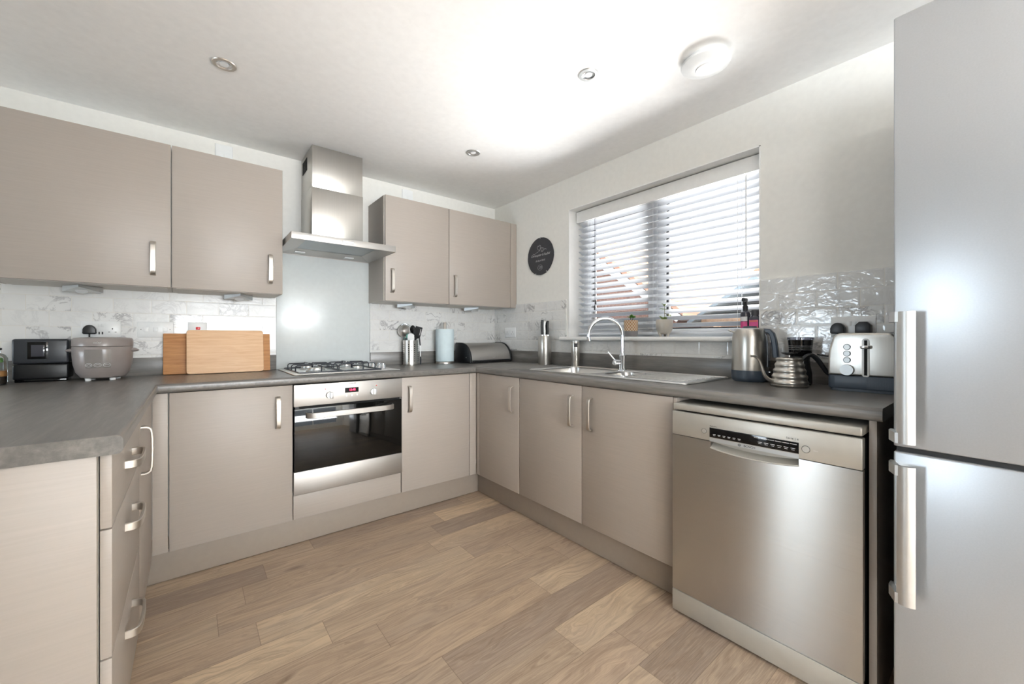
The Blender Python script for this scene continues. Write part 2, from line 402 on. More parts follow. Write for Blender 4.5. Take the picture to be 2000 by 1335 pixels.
def text(body, size, mtx, m, parent, name='lettering', shear=0, ext=.0003, align='CENTER', sx=1, space=1):
    c = bpy.data.curves.new('t', 'FONT'); c.body = body; c.size = size; c.shear = shear; c.extrude = ext
    c.align_x = align; c.align_y = 'CENTER'; c.space_character = space; c.resolution_u = 3
    o = bpy.data.objects.new('t', c); COL.objects.link(o); bpy.context.view_layer.update()
    me = bpy.data.meshes.new_from_object(o.evaluated_get(bpy.context.evaluated_depsgraph_get()))
    bpy.data.objects.remove(o, do_unlink=True)
    me.transform(mtx @ Matrix.Diagonal((sx, 1, 1, 1))); me.materials.clear(); me.materials.append(M[m])
    me.name = name; q = bpy.data.objects.new(name, me); COL.objects.link(q); q.parent = parent; return q
def face_m(x, y, z):
    """text placement on a local front face that looks along -y"""
    return Matrix.Translation((x, y, z)) @ Matrix.Rotation(pi/2, 4, 'X')
RW = -pi/2            # rotation of things whose front (-y) looks along world -x (window wall)
LW = pi/2             # front looks along world +x (peninsula)
H = 2.30; WT = .912; WI = .9126   # ceiling height, worktop height

# ------------------------------------------------------------ room shell
b = B(); b.box(-6.2, .3, -8.0, .2, -.1, 0); struct(b.obj('floor', 'floor', flat=True), 'oak plank floor')
b = B(); b.box(-6.2, .3, -8.0, .2, H, H+.1); struct(b.obj('ceiling', 'ceiling', flat=True), 'smooth white ceiling')
b = B(); b.box(-6.2, .3, 0, .2, 0, H); wb = struct(b.obj('wall_back', 'wall', flat=True), 'cream hob wall')
b = B(); b.box(-2.93, -1.757, -.010, 0, 1.008, 1.402); b.obj('wall_tiles', 'tile_b', wb, flat=True)
b = B(); b.box(-1.152, 0, -.010, 0, 1.008, 1.402); b.obj('wall_tiles', 'tile_b', wb, flat=True)
WY0, WY1, WZ0, WZ1 = -2.205, -.923, 1.112, 2.066
b = B(); b.box(0, .3, -8.0, WY0, 0, H); b.box(0, .3, WY1, 0, 0, H); b.box(0, .3, WY0, WY1, 0, WZ0); b.box(0, .3, WY0, WY1, WZ1, H)
wr = struct(b.obj('wall_right', 'wall', flat=True), 'cream window wall')
b = B(); b.box(-.010, 0, WY1+.02, -.010, 1.008, 1.402); b.obj('wall_tiles', 'tile_r', wr, flat=True)
b = B(); b.box(-.010, 0, -2.77, WY0, 1.008, 1.402); b.box(-.010, 0, WY0, WY1+.02, 1.008, 1.098); b.obj('wall_tiles', 'tile_r', wr, flat=True)
b = B(); b.box(-.002, .165, WY1-.006, WY1, 1.125, WZ1); b.box(-.002, .165, WY0, WY0+.006, 1.125, WZ1); b.box(-.002, .165, WY0, WY1, WZ1-.006, WZ1)
b.obj('reveal_lining', 'white', wr, flat=True)
b = B(); b.box(-6.3, -6, -8.0, -6.3, 0, H); b.box(-6.3, -6, -3.5, -1.45, 0, H); b.box(-6.3, -6, -6.3, -3.5, 0, .5); b.box(-6.3, -6, -6.3, -3.5, 2.2, H); b.box(-6.3, -6, -.5, .2, 0, H); b.box(-6.3, -6, -1.45, -.5, 2.08, H)
struct(b.obj('wall_left', 'wall', flat=True), 'far wall of the dining end')
b = B(); b.box(-6.3, -3.6, -8.0, -7.8, 0, H); b.box(-.4, .3, -8.0, -7.8, 0, H); b.box(-3.6, -.4, -8.0, -7.8, 0, .4); b.box(-3.6, -.4, -8.0, -7.8, 2.2, H)
struct(b.obj('wall_front', 'wall', flat=True), 'wall behind the camera')
b = B(); b.box(-6, -2.33, -3.45, -3.35, 0, H); struct(b.obj('wall_light_block', 'wall', flat=True), 'added unseen wall behind the camera, blocks light from the dining end')  # unseen wall added to keep rear light off the near end panel
# window sill
pr_ = [(.165, 1.095), (-.035, 1.095)] + [(-.038-.014*sin(R(a)), 1.110-.0145*cos(R(a))) for a in range(0, 181, 20)] + [(-.035, 1.1245), (.165, 1.1245)]
b = B(); b.prism([(x, z) for x, z in pr_], WY0-.055, WY1+.05, 'xz'); struct(b.obj('trim_1', 'white'), 'white bullnose window sill')
# kitchen window frame
b = B(); X0, X1 = .165, .235
def fr(b, y0, y1, z0, z1, t, x0=X0, x1=X1):
    b.box(x0, x1, y0, y0+t, z0, z1, .004); b.box(x0, x1, y1-t, y1, z0, z1, .004); b.box(x0+.001, x1-.001, y0+t, y1-t, z0, z0+t, .004); b.box(x0+.001, x1-.001, y0+t, y1-t, z1-t, z1, .004)
fr(b, WY0-.01, WY1+.02, 1.118, WZ1+.01, .055); b.box(X0+.002, X1-.002, -1.60, -1.54, 1.17, 2.02, .003)
win = struct(b.obj('window_1', 'upvc'), 'white framed kitchen window')
b = B(); fr(b, -1.54, WY1-.035, 1.173, 2.02, .052, .15, .215); b.obj('window_sash', 'upvc', win)
b = B(); fr(b, -1.49, WY1-.087, 1.225, 1.968, .007, .155, .20); fr(b, -2.155, -1.602, 1.173, 2.02, .007, .18, .205); b.obj('window_seal', 'seal', win)
b = B(); b.box(.188, .192, -1.488, WY1-.089, 1.227, 1.966); b.obj('window_pane', 'glass', win, flat=True)
b = B(); b.box(.188, .192, -2.153, -1.604, 1.175, 2.018); b.obj('window_pane', 'glass', win, flat=True)
b = B(); b.box(.12, .15, -1.47, -1.455, 1.2, 1.215); b.box(.138, .150, -1.515, -1.50, 1.50, 1.62, .003); b.obj('window_handle', 'upvc', win)
# patio door, seen only as a reflection; dining windows are added for fill light
b = B()
def fr2(b, a0, a1, z0, z1, t, d0, d1, ax):
    for q in ((a0, a0+t, z0, z1), (a1-t, a1, z0, z1), (a0+t, a1-t, z0, z0+t), (a0+t, a1-t, z1-t, z1)):
        if ax == 'y': b.box(d0, d1, q[0], q[1], q[2], q[3])
        else: b.box(q[0], q[1], d0, d1, q[2], q[3])
fr2(b, -1.45, -.5, 0.0, 2.08, .06, -6.08, -6.02, 'y'); pd = struct(b.obj('door_1', 'upvc'), 'white glazed patio door')
b = B(); b.box(-6.055, -6.045, -1.39, -.56, .06, 2.02); b.obj('door_pane', 'glass', pd, flat=True)
b = B(); fr2(b, -6.3, -3.5, .5, 2.2, .06, -6.08, -6.02, 'y'); b.box(-6.08, -6.02, -4.93, -4.87, .56, 2.14); pd = struct(b.obj('added_window_3', 'upvc'), 'white framed side window added at the dining end for fill light')  # unseen window added to spread the fill light from the left
b = B(); b.box(-6.055, -6.045, -6.24, -4.93, .56, 2.14); b.box(-6.055, -6.045, -4.87, -3.56, .56, 2.14); b.obj('window_pane', 'glass', pd, flat=True)
b = B(); fr2(b, -3.6, -.4, .4, 2.2, .06, -7.88, -7.82, 'x'); b.box(-2.03, -1.97, -7.88, -7.82, .46, 2.14); pd = struct(b.obj('added_window_2', 'upvc'), 'white framed dining window added behind the camera for fill light')  # unseen window added to go with the rear fill lamp
b = B(); b.box(-3.54, -2.03, -7.855, -7.845, .46, 2.14); b.box(-1.97, -.46, -7.855, -7.845, .46, 2.14); b.obj('window_pane', 'glass', pd, flat=True)

# ------------------------------------------------------------ venetian blind
t_ = thing('venetian_blind', 'white slatted venetian blind half open across the kitchen window', 'blind', (.113, -1.564, 1.13))
yl, yr = .628, -.628
b = B(); b.box(-.045, -.030, yr, yl, .845, .925, .003); b.box(-.030, .03, yr+.01, yl-.01, .885, .925); b.obj('valance', 'white', t_)
b = B(); n = 19; z = .815
NS = 19; top = .835; pitch = .0428
for i in range(NS):
    zc = top-i*pitch
    if zc < .045: break
    w_, th_, tl = .050, .0026, R(25)
    mt = Matrix.Translation((0, 0, zc)) @ Matrix.Rotation(tl, 4, 'Y')
    pts = []
    for q in range(7):
        u = -w_/2+w_*q/6; pts.append((u, .0022*(1-(2*u/w_)**2)+th_/2))
    for q in range(6, -1, -1):
        u = -w_/2+w_*q/6; pts.append((u, .0022*(1-(2*u/w_)**2)-th_/2))
    b.prism(pts, yr+.004, yl-.004, 'xz', mtx=mt)
b.obj('slats', 'slat', t_, 60)
b = B(); b.box(-.026, .026, yr+.004, yl-.004, .008, .026, .005); b.obj('bottom_rail', 'slat', t_)
for yy in (.53, .0, -.50):
    b = B()
    for xx in (-.0265, .0265): b.cyl((xx, yy, .02), (xx, yy, .89), .0009, seg=6)
    b.cyl((0, yy-.012, .02), (0, yy-.012, .89), .0008, seg=6)
    b.obj('ladder_cord', 'upvc', t_)
b = B(); b.cyl((-.034, .452, .24), (-.034, .452, .87), .001, seg=6); b.cyl((-.034, .461, .2), (-.034, .461, .87), .001, seg=6); b.obj('pull_cord', 'darkgrey', t_)
b = B(); b.lathe([(0, .185), (.006, .187), (.0045, .215), (.002, .222), (0, .222)], -.034, .461, 12); b.lathe([(0, .225), (.006, .227), (.0045, .255), (0, .262)], -.034, .452, 12); b.obj('cord_weight', 'darkgrey', t_)
b = B(); b.cyl((-.036, -.545, .35), (-.036, -.545, .84), .0035, seg=8); b.obj('tilt_wand', 'upvc', t_)

# ------------------------------------------------------------ outside
b = B(); b.box(.3, 40, -25, 35, -.35, -.25); struct(b.obj('ground', 'patio', flat=True), 'pale paving outside')
hs = thing('brick_house', 'red brick gable house with white barge boards seen through the blind', 'house', (6.3, 3.6, -.25))
b = B(); b.prism([(-1.9, 0), (4.5, 0), (4.5, 1.9), (1.3, 4.15), (-1.9, 1.9)], 0, 5, 'yz'); b.obj('wall', 'brick', hs, flat=True)
b = B()
for s_ in (1, -1):
    d = Vector((0, -3.45, -2.43)) if s_ > 0 else Vector((0, 3.45, -2.43)); p = Vector((0, 1.3, 4.28)); L = d.length; d.normalize()
    n_ = Vector((0, d.z, -d.y)) if s_ > 0 else Vector((0, -d.z, d.y)); n_.normalize()
    if n_.z > 0: n_ = -n_
    q = [p, p+d*L, p+d*L+n_*.17, p+n_*.17]
    va = [b.b.verts.new(v+Vector((-.3, 0, 0))) for v in q]; vb = [b.b.verts.new(v+Vector((-.26, 0, 0))) for v in q]
    b.b.faces.new(va); b.b.faces.new(vb[::-1])
    for i in range(4): b.b.faces.new((va[i], vb[i], vb[(i+1) % 4], va[(i+1) % 4]))
bmesh.ops.recalc_face_normals(b.b, faces=b.b.faces[:]); b.obj('barge_board', 'upvc', hs, flat=True)
b = B()
for s_ in (1, -1):
    b.prism([(1.3, 4.30), (1.3+s_*-3.5, 1.84), (1.3+s_*-3.5, 1.94), (1.3, 4.42)], -.3, 5, 'yz')
b.obj('roof', 'roof', hs, flat=True)
h2 = thing('tiled_house', 'low house with pinkish tiled roof beyond the right window pane', 'house', (11.8, -.6, -.25))
b = B(); b.box(0, 5, -3.6, 3.0, 0, 2.7); b.obj('wall', 'brick', h2, flat=True)
b = B(); b.prism([(-.4, 2.6), (2.5, 4.5), (5.4, 2.6), (5.4, 2.5), (-.4, 2.5)], -3.8, 3.2, 'xz'); b.obj('roof', 'roof', h2, flat=True)
b = B(); b.box(-.5, -.4, -3.8, 3.2, 2.42, 2.62); b.obj('gutter', 'upvc', h2, flat=True)
for y0, z0 in ((-2.6, 1.0), (-.3, 1.0), (1.4, 1.0)):
    b = B(); b.box(-.03, .02, y0, y0+1.1, z0, z0+1.1); f_ = b.obj('window', 'upvc', h2, flat=True)
    b = B(); b.box(-.05, -.03, y0+.08, y0+.52, z0+.08, z0+1.02); b.box(-.05, -.03, y0+.58, y0+1.02, z0+.08, z0+1.02); b.obj('pane', 'blackgloss', f_, flat=True)
h3 = thing('garden_shed', 'grey roofed timber garden shed in front of the tiled house', 'shed', (6.0, -.2, -.25))
b = B(); b.box(0, 2, -.9, 1.2, 0, 1.75); b.obj('wall', 'fence', h3, flat=True)
b = B(); b.prism([(-1.1, 1.7), (.15, 2.5), (1.4, 1.7), (1.4, 1.62), (.15, 2.42), (-1.1, 1.62)], -.2, 2.2, 'yz'); b.obj('roof', 'grey_roof', h3, flat=True)
fn = thing('garden_fence', 'brown timber board fence across the garden', 'fence', (5.2, -3.5, -.25))
b = B()
for i in range(72): b.box(0, .02, i*.15, i*.15+.14, .05, 1.55)
b.obj('boards', 'fence', fn, flat=True)
for i in range(6):
    b = B(); b.box(.02, .1, i*1.9, i*1.9+.1, 0, 1.65); b.obj('post', 'fence', fn, flat=True)

# ------------------------------------------------------------ cabinets
def bow(b, c, along, out, L=.16, stand=.030, w=.021, th=.007):
    """bow handle bar centred at c"""
    c, a, o = Vector(c), Vector(along), Vector(out); side = a.cross(o); pts = []
    h = L/2; r = .022
    pts.append(c-a*h)
    for i in range(7):
        q = R(90*i/6); pts.append(c-a*(h-r*.55*(1-cos(q)))+o*(stand*.62*sin(q)*.9+stand*.1*i/6*0+stand*.44*(1-cos(q))*0.0))
    pts = [c-a*h, c-a*h+o*stand*.35, c-a*(h-.002)+o*stand*.62, c-a*(h-.008)+o*stand*.83, c-a*(h-.020)+o*stand*.93, c-a*(h-.045)+o*stand*.985,
           c+o*stand, c+a*(h-.045)+o*stand*.985, c+a*(h-.020)+o*stand*.93, c+a*(h-.008)+o*stand*.83, c+a*(h-.002)+o*stand*.62, c+a*h+o*stand*.35, c+a*h]
    return b.strap(pts, side, w, th)
def carcass(b, w, d=.56, z0=.15, z1=.868, back=True):
    b.box(0, .018, .021, d, z0, z1); b.box(w-.018, w, .021, d, z0, z1); b.box(.018, w-.018, .021, d, z0, z0+.018)
    b.box(.018, w-.018, d-.01, d, z0+.018, z1)
def door(t, x0, x1, z0, z1, hx=None, hz=None, horiz=False, name='door'):
    b = B(); b.box(x0+.0018, x1-.0018, 0, .019, z0, z1, .0018); d = b.obj(name, 'cab', t)
    if hx is not None:
        b = B(); bow(b, (hx, 0, hz), (1, 0, 0) if horiz else (0, 0, 1), (0, -1, 0)); b.obj('handle', 'satin', d)
    return d
ZB, ZT, HZ = .152, .868, .731
def unit(label, cat, loc, rz, w, group):
    t = thing('base_cabinet', label, cat, loc, rz, group)
    b = B(); carcass(b, w); b.box(.03, w-.03, .12, .5, 0, .15); b.obj('carcass', 'carcass', t, flat=True); return t
G = 'greige base cabinets'
t = unit('greige base cabinet with one door between the left corner and the oven', 'cabinet', (-2.264, -.598, 0), 0, .499, G)
door(t, 0, .499, ZB, ZT, .429, HZ); b = B(); b.box(-.0555, -.003, .001, .02, ZB, ZT, .001); b.obj('filler_panel', 'cab', t)
t = unit('greige base cabinet with one door just right of the oven', 'cabinet', (-1.162, -.598, 0), 0, .501, G)
door(t, 0, .501, ZB, ZT, .05, HZ); b = B(); b.box(.504, .5565, .001, .02, ZB, ZT, .001); b.obj('filler_panel', 'cab', t)
# window run: local x -> world -y
t = unit('greige base cabinet with narrow visible door in the inner corner left of the sink unit', 'cabinet', (-.605, -.64, 0), RW, .434, G)
door(t, 0, .434, ZB, ZT, .373, HZ); b = B(); b.box(-.041, -.003, .001, .02, ZB, ZT, .001); b.obj('filler_panel', 'cab', t)
t = thing('base_cabinet', 'wide greige sink cabinet with two doors below the sink', 'cabinet', (-.605, -1.077, 0), RW, G)
b = B(); carcass(b, 1.0); b.box(.03, .97, .12, .5, 0, .15); b.obj('carcass', 'carcass', t, flat=True)
door(t, 0, .505, ZB, ZT, .439, HZ); door(t, .505, 1.01, ZB, ZT, .568, HZ)
b = B(); b.box(1.01, 1.026, .0, .56, 0.0, .868, .001); b.obj('end_panel', 'cab', t)
t = thing('end_panel', 'tall thin greige end panel between the dishwasher and the fridge freezer', 'panel', (-.60, -2.709, 0), RW)
b = B(); b.box(0, .018, 0, .585, 0, .871, .001); b.obj('panel', 'cab', t)
# peninsula: local x -> world +y, front looks +x
t = thing('drawer_cabinet', 'greige three drawer cabinet at the near end of the left worktop', 'cabinet', (-2.32, -1.76, 0), LW, G)
b = B(); carcass(b, .6); b.box(.03, .57, .12, .5, 0, .15); b.obj('carcass', 'carcass', t, flat=True)
for z0, z1 in ((.709, ZT), (.430, .706), (ZB, .427)): door(t, 0, .6, z0, z1, .3, z1-.078, True, 'drawer')
b = B(); b.box(-.0, -.001+.001, .021, .6, 0, .87) if False else b.box(-.018, -.001, .021, .61, 0, .871, .001); b.obj('end_panel', 'cab', t)
t = unit('greige cabinet with one door seen edge on, left worktop beside the drawers', 'cabinet', (-2.32, -1.16, 0), LW, .499, G)
door(t, 0, .499, ZB, ZT, .055, HZ); b = B(); b.box(.502, .561, .001, .02, ZB, ZT, .001); b.obj('filler_panel', 'cab', t)
# plinths
GP = 'greige plinths'
def plinth(label, x0, x1, y0, y1):
    b = B(); b.box(x0, x1, y0, y1, .004, .149, .001); o = b.obj('plinth', 'plinth'); tag(o, label, 'plinth', GP); return o
plinth('greige plinth board along the floor under the oven run', -2.368, -.556, -.548, -.533)
plinth('greige plinth board along the floor under the sink run', -.556, -.541, -2.086, -.549)
plinth('greige plinth board under the left worktop drawers', -2.383, -2.369, -1.757, -.55)
# wall cabinets
WG = 'greige wall cabinets'
def wallunit(label, x0, w, hx, filler=None, side=None):
    t = thing('wall_cabinet', label, 'cabinet', (x0, -.317, 1.372), 0, WG)
    b = B(); b.box(0, .018, .02, .316, 0, .716); b.box(w-.018, w, .02, .316, 0, .716); b.box(.018, w-.018, .02, .316, -.002, .016); b.box(.018, w-.018, .02, .316, .7, .716); b.box(.018, w-.018, .3, .316, .016, .7)
    b.obj('carcass', 'carcass', t, flat=True)
    door(t, 0, w, 0, .72, hx, .138)
    if filler: b = B(); b.box(filler[0], filler[1], .001, .02, 0, .718, .001); b.obj('filler_panel', 'cab', t)
    if side is not None: b = B(); b.box(side, side+.004, .02, .3165, -.001, .718); b.obj('side_panel', 'cab', t)
    return t
wallunit('wide greige wall cabinet at the far left', -2.864, .600, .533, side=-.0045)
wallunit('greige wall cabinet just left of the extractor hood', -2.2625, .4955, .4315)
wallunit('greige wall cabinet just right of the extractor hood', -1.157, .494, .047, side=-.0045)
wallunit('greige wall cabinet in the right corner beside the window wall', -.6625, .5945, .0475, (.597, .6605))
# under-cabinet wedge lights
for x, nm in ((-2.60, 'silver wedge light under the far left wall cabinet'), (-1.965, 'silver wedge light under the wall cabinet left of the hood'),
              (-.915, 'silver wedge light under the wall cabinet right of the hood'), (-.33, 'silver wedge light under the corner wall cabinet')):
    t = thing('cabinet_light', nm, 'light', (x, -.16, 1.369), 0, 'under cabinet lights')
    v = [(-.07, .05, 0), (.07, .05, 0), (0, -.06, 0), (-.07, .05, -.026), (.07, .05, -.026), (0, -.06, -.010)]
    b = B(); q = [b.b.verts.new(p) for p in v]
    for f in ((0, 1, 2), (5, 4, 3), (0, 2, 5, 3), (2, 1, 4, 5), (1, 0, 3, 4)): b.b.faces.new([q[i] for i in f])
    bmesh.ops.recalc_face_normals(b.b, faces=b.b.faces[:]); b.obj('housing', 'alu', t, flat=True)
    b = B(); b.cyl((0, .012, -.024), (0, .016, -.0175), .022, seg=20); b.obj('lens', 'lamp', t)

# ------------------------------------------------------------ worktop
wt = thing('worktop', 'continuous grey brown wood effect worktop round three sides', 'worktop', (0, 0, WT))
out = [(-2.93, -.001), (-2.93, -1.786), (-2.30, -1.786), (-2.30, -.62), (-.622, -.62), (-.622, -2.742), (-.001, -2.742), (-.001, -.001)]
b = B(); a = [b.b.verts.new((x, y, -.040)) for x, y in out]; c = [b.b.verts.new((x, y, 0)) for x, y in out]; n = len(out)
b.b.faces.new(a); b.b.faces.new(c[::-1])
for i in range(n): b.b.faces.new((a[i], c[i], c[(i+1) % n], a[(i+1) % n]))
bmesh.ops.recalc_face_normals(b.b, faces=b.b.faces[:]); b.b.edges.ensure_lookup_table()
be = [e for e in b.b.edges if {tuple(round(k, 3) for k in e.verts[0].co[:2]), tuple(round(k, 3) for k in e.verts[1].co[:2])} in
      ({(-2.3, -1.786), (-2.3, -.62)}, {(-2.3, -.62), (-.622, -.62)}, {(-.622, -.62), (-.622, -2.742)})]
bmesh.ops.bevel(b.b, geom=be, offset=.012, segments=5, profile=.5, affect='EDGES')
wo = b.obj('top', ['wt_x', 'wt_y'], wt, 50)
BOWLS = [(-.462, -.125, -1.485, -1.095), (-.40, -.16, -1.70, -1.535)]
cs = []
for x0, x1, y0, y1 in BOWLS: b = B(); b.prism(rr(x0-.006, x1+.006, y0-.006, y1+.006, .06), -.1, .1); cs.append(b.obj('c', 'wt_x'))
for c_ in cs: c_.location = (0, 0, WT)
cut(wo, cs)
for p in wo.data.polygons:
    cx_, cy_ = p.center[0], p.center[1]
    p.material_index = 0 if (cy_ > -.62 and -2.305 < cx_ < -.61) else 1
def ups(x0, x1, y0, y1): b = B(); b.box(x0, x1, y0, y1, 0.0002, .097, .001); return b.obj('upstand', 'wt_x' if x1-x0 > y1-y0 else 'wt_y', wt)
ups(-2.93, -1.757, -.019, -.001); ups(-1.152, -.02, -.019, -.001); ups(-.019, -.001, -2.742, -.02)
# glass splashback
o = B().box(-1.755, -1.154, -.007, -.001, WT+.001, 1.665, .001).obj('glass_splashback', 'splash'); tag(o, 'pale plain glass splashback panel between the hob and the hood', 'splashback')

# ------------------------------------------------------------ oven
t = thing('built_in_oven', 'stainless steel built in oven with black glass door under the hob', 'oven', (-1.765, -.617, 0))
W_ = .600
b = B(); b.box(.01, W_-.01, .02, .55, .283, .868); b.obj('body', 'inside', t, flat=True)
b = B(); b.box(.001, W_-.001, 0, .02, .752, .868, .0025); cp = b.obj('control_panel', 'steel_h', t)
b = B(); b.box(.004, W_-.004, .004, .02, .408, .740, .002); b.obj('door_glass', 'oven_glass', t)
b = B(); b.box(.001, W_-.001, .0, .02, .284, .407, .002); b.obj('lower_panel', 'steel_h', t)
b = B(); b.box(.03, W_-.03, .012, .02, .741, .751); b.obj('vent_slot', 'grid_black', t, flat=True)
b = B(); pts = []
x0, x1 = .061, .538
pts = [(x0, .004, .703), (x0+.001, -.012, .703), (x0+.008, -.026, .703), (x0+.025, -.036, .703), (x0+.06, -.040, .703), (x1-.06, -.040, .703), (x1-.025, -.036, .703), (x1-.008, -.026, .703), (x1-.001, -.012, .703), (x1, .004, .703)]
b.strap(pts, (0, 0, 1), .030, .008); b.obj('handle', 'steel_h', t)
for kx in (.177, .418):
    b = B(); b.cyl((kx, 0, .802), (kx, -.018, .802), .0195, .018); b.box(kx-.004, kx+.013, -.032, -.0175, .785, .819, .002); b.obj('knob', 'alu', t)
    b = B(); lx = kx-.022 if kx < .3 else kx+.02; b.cyl((lx, 0, .836), (lx, -.002, .836), .0032, seg=12); b.obj('indicator_light', 'red', t)
b = B(); b.box(.259, .334, -.0012, .001, .807, .834); b.obj('display', 'blackgloss', t)
text('13:48', .0165, face_m(.299, -.0015, .8215), 'led', t, 'clock_digits', sx=.95)
text('ZANUSSI', .0085, face_m(.3, -.0008, .858), 'print_dark', t, 'lettering', sx=1.15)
for kx in (.266, .296, .326): b = B(); b.cyl((kx, 0, .791), (kx, -.003, .791), .0055, .005, seg=16); b.obj('button', 'alu', t)
t2 = thing('oven_housing', 'low greige housing panel directly below the oven', 'cabinet', (-1.765, -.598, 0))
b = B(); b.box(.002, .598, 0, .019, ZB, .279, .0018); b.obj('door', 'cab', t2)
b = B(); b.box(.0, .6, .021, .56, .15, .168); b.box(.0, .6, .05, .56, .262, .280); b.box(.03, .57, .12, .5, 0, .15); b.obj('carcass', 'carcass', t2, flat=True)

# ------------------------------------------------------------ hob
t = thing('gas_hob', 'stainless steel four burner gas hob with dark pan supports', 'hob', (-1.752, -.555, WI))
HW, HD = .60, .485
b = B(); b.box(0, HW, 0, HD, .0, .006, .003); b.box(.012, HW-.10, .016, HD-.016, .006, .008, .001); b.obj('tray', 'steel_sink', t)
BR = [(.14, .125, .046), (.14, .355, .036), (.375, .125, .028), (.375, .355, .036)]
for bx, by, r in BR:
    b = B(); b.lathe([(0, .008), (r+.010, .008), (r+.008, .014), (r, .018), (r*.98, .024), (0, .024)], bx, by, 28); q = b.obj('burner', 'alu', t)
    b = B(); b.lathe([(0, .0245), (r*.86, .0245), (r*.84, .030), (0, .031)], bx, by, 28); b.obj('burner_cap', 'satin', q)
for gx0, gx1 in ((.03, .256), (.266, .485)):
    b = B(); y0, y1, zt, r = .022, HD-.022, .046, .0034
    def rail(p): b.tube(p, r, 8)
    b.tube([(gx0, y0, .012), (gx1, y0, .012), (gx1, y1, .012), (gx0, y1, .012), (gx0, y0, .012)], .004, 8)
    for cy_ in (.125, .355):
        cxm = (gx0+gx1)/2
        for xs, xe in ((gx0, cxm-.022), (gx1, cxm+.022)):
            s_ = 1 if xe > xs else -1
            for dy in (0,):
                b.tube([(xs, cy_+dy, .012), (xs, cy_+dy, zt-.010), (xs+s_*.003, cy_+dy, zt-.003), (xs+s_*.010, cy_+dy, zt), (xe, cy_+dy, zt)], r, 8)
    for ys, ye in ((y0, .105), (HD/2-.01, .145), (HD/2+.01, .335), (y1, .375)):
        s_ = 1 if ye > ys else -1; cxm = (gx0+gx1)/2
        b.tube([(cxm, ys, .012), (cxm, ys, zt-.010), (cxm, ys+s_*.003, zt-.003), (cxm, ys+s_*.010, zt), (cxm, ye, zt)], r, 8)
    for ys in (HD/2,): b.tube([(gx0, ys, .012), (gx0, ys, zt-.008), (gx0+.01, ys, zt), (gx1-.01, ys, zt), (gx1, ys, zt-.008), (gx1, ys, .012)], r, 8)
    b.obj('pan_support', 'iron', t)
for ky in (.15, .215, .335, .40):
    b = B(); b.lathe([(0, .006), (.020, .006), (.017, .012), (.0155, .028), (.014, .031), (0, .031)], .546, ky, 24); b.box(.541, .551, ky-.016, ky+.016, .029, .038, .002); b.obj('knob', 'chrome', t)

# ------------------------------------------------------------ extractor hood
t = thing('extractor_hood', 'stainless steel chimney extractor hood above the hob', 'extractor hood', (-1.457, 0, 1.667))
hw, hd = .2985, .50
b = B(); b.box(-hw, hw, -hd, -hd+.006, 0, .039, .0015); b.box(-hw, -hw+.004, -hd+.006, -.001, 0, .039); b.box(hw-.004, hw, -hd+.006, -.001, 0, .039); b.box(-hw+.004, hw-.004, -.008, -.001, 0, .039)
b.box(-hw+.004, hw-.004, -hd+.006, -.008, .036, .039)
# sloping inner sides down to the recessed filter panel
o4 = [(-hw+.004, -hd+.006), (hw-.004, -hd+.006), (hw-.004, -.008), (-hw+.004, -.008)]; i4 = [(-.205, -.47), (.205, -.47), (.205, -.13), (-.205, -.13)]
for i in range(4):
    j = (i+1) % 4; b.quad((*o4[i], .002), (*o4[j], .002), (*i4[j], .020), (*i4[i], .020))
b.obj('canopy', 'steel_h', t)
b = B(); b.box(-.204, .204, -.469, -.131, .021, .025); fl = b.obj('grease_filter', 'filter', t)
b = B(); b.box(-.03, .03, -.466, -.45, .016, .021, .001); b.obj('filter_latch', 'alu', fl)
for lx in (-.205, .105): b = B(); b.box(lx, lx+.06, -.085, -.035, .006, .0125, .001, mtx=None); b.obj('lamp_lens', 'lamp', t)
b = B(); b.box(-.153, .155, -.305, -.001, .0392, .375, .001); b.box(-.151, .153, -.303, -.001, .375, .632, .001); b.obj('chimney', 'steel_v', t)
b = B()
for r_ in range(11):
    for c_ in range(4):
        zz = .520+r_*.0075+c_*.0; yy = -.17+c_*.034
        b.box(-.1525, -.1508, yy, yy+.026, zz, zz+.0048)
b.obj('vent_grille', 'grid_black', t, flat=True)
b = B(); b.box(-.028, .036, -hd-.004, -hd+.001, .011, .026, .001); b.obj('control_panel', 'plastic_white', t)

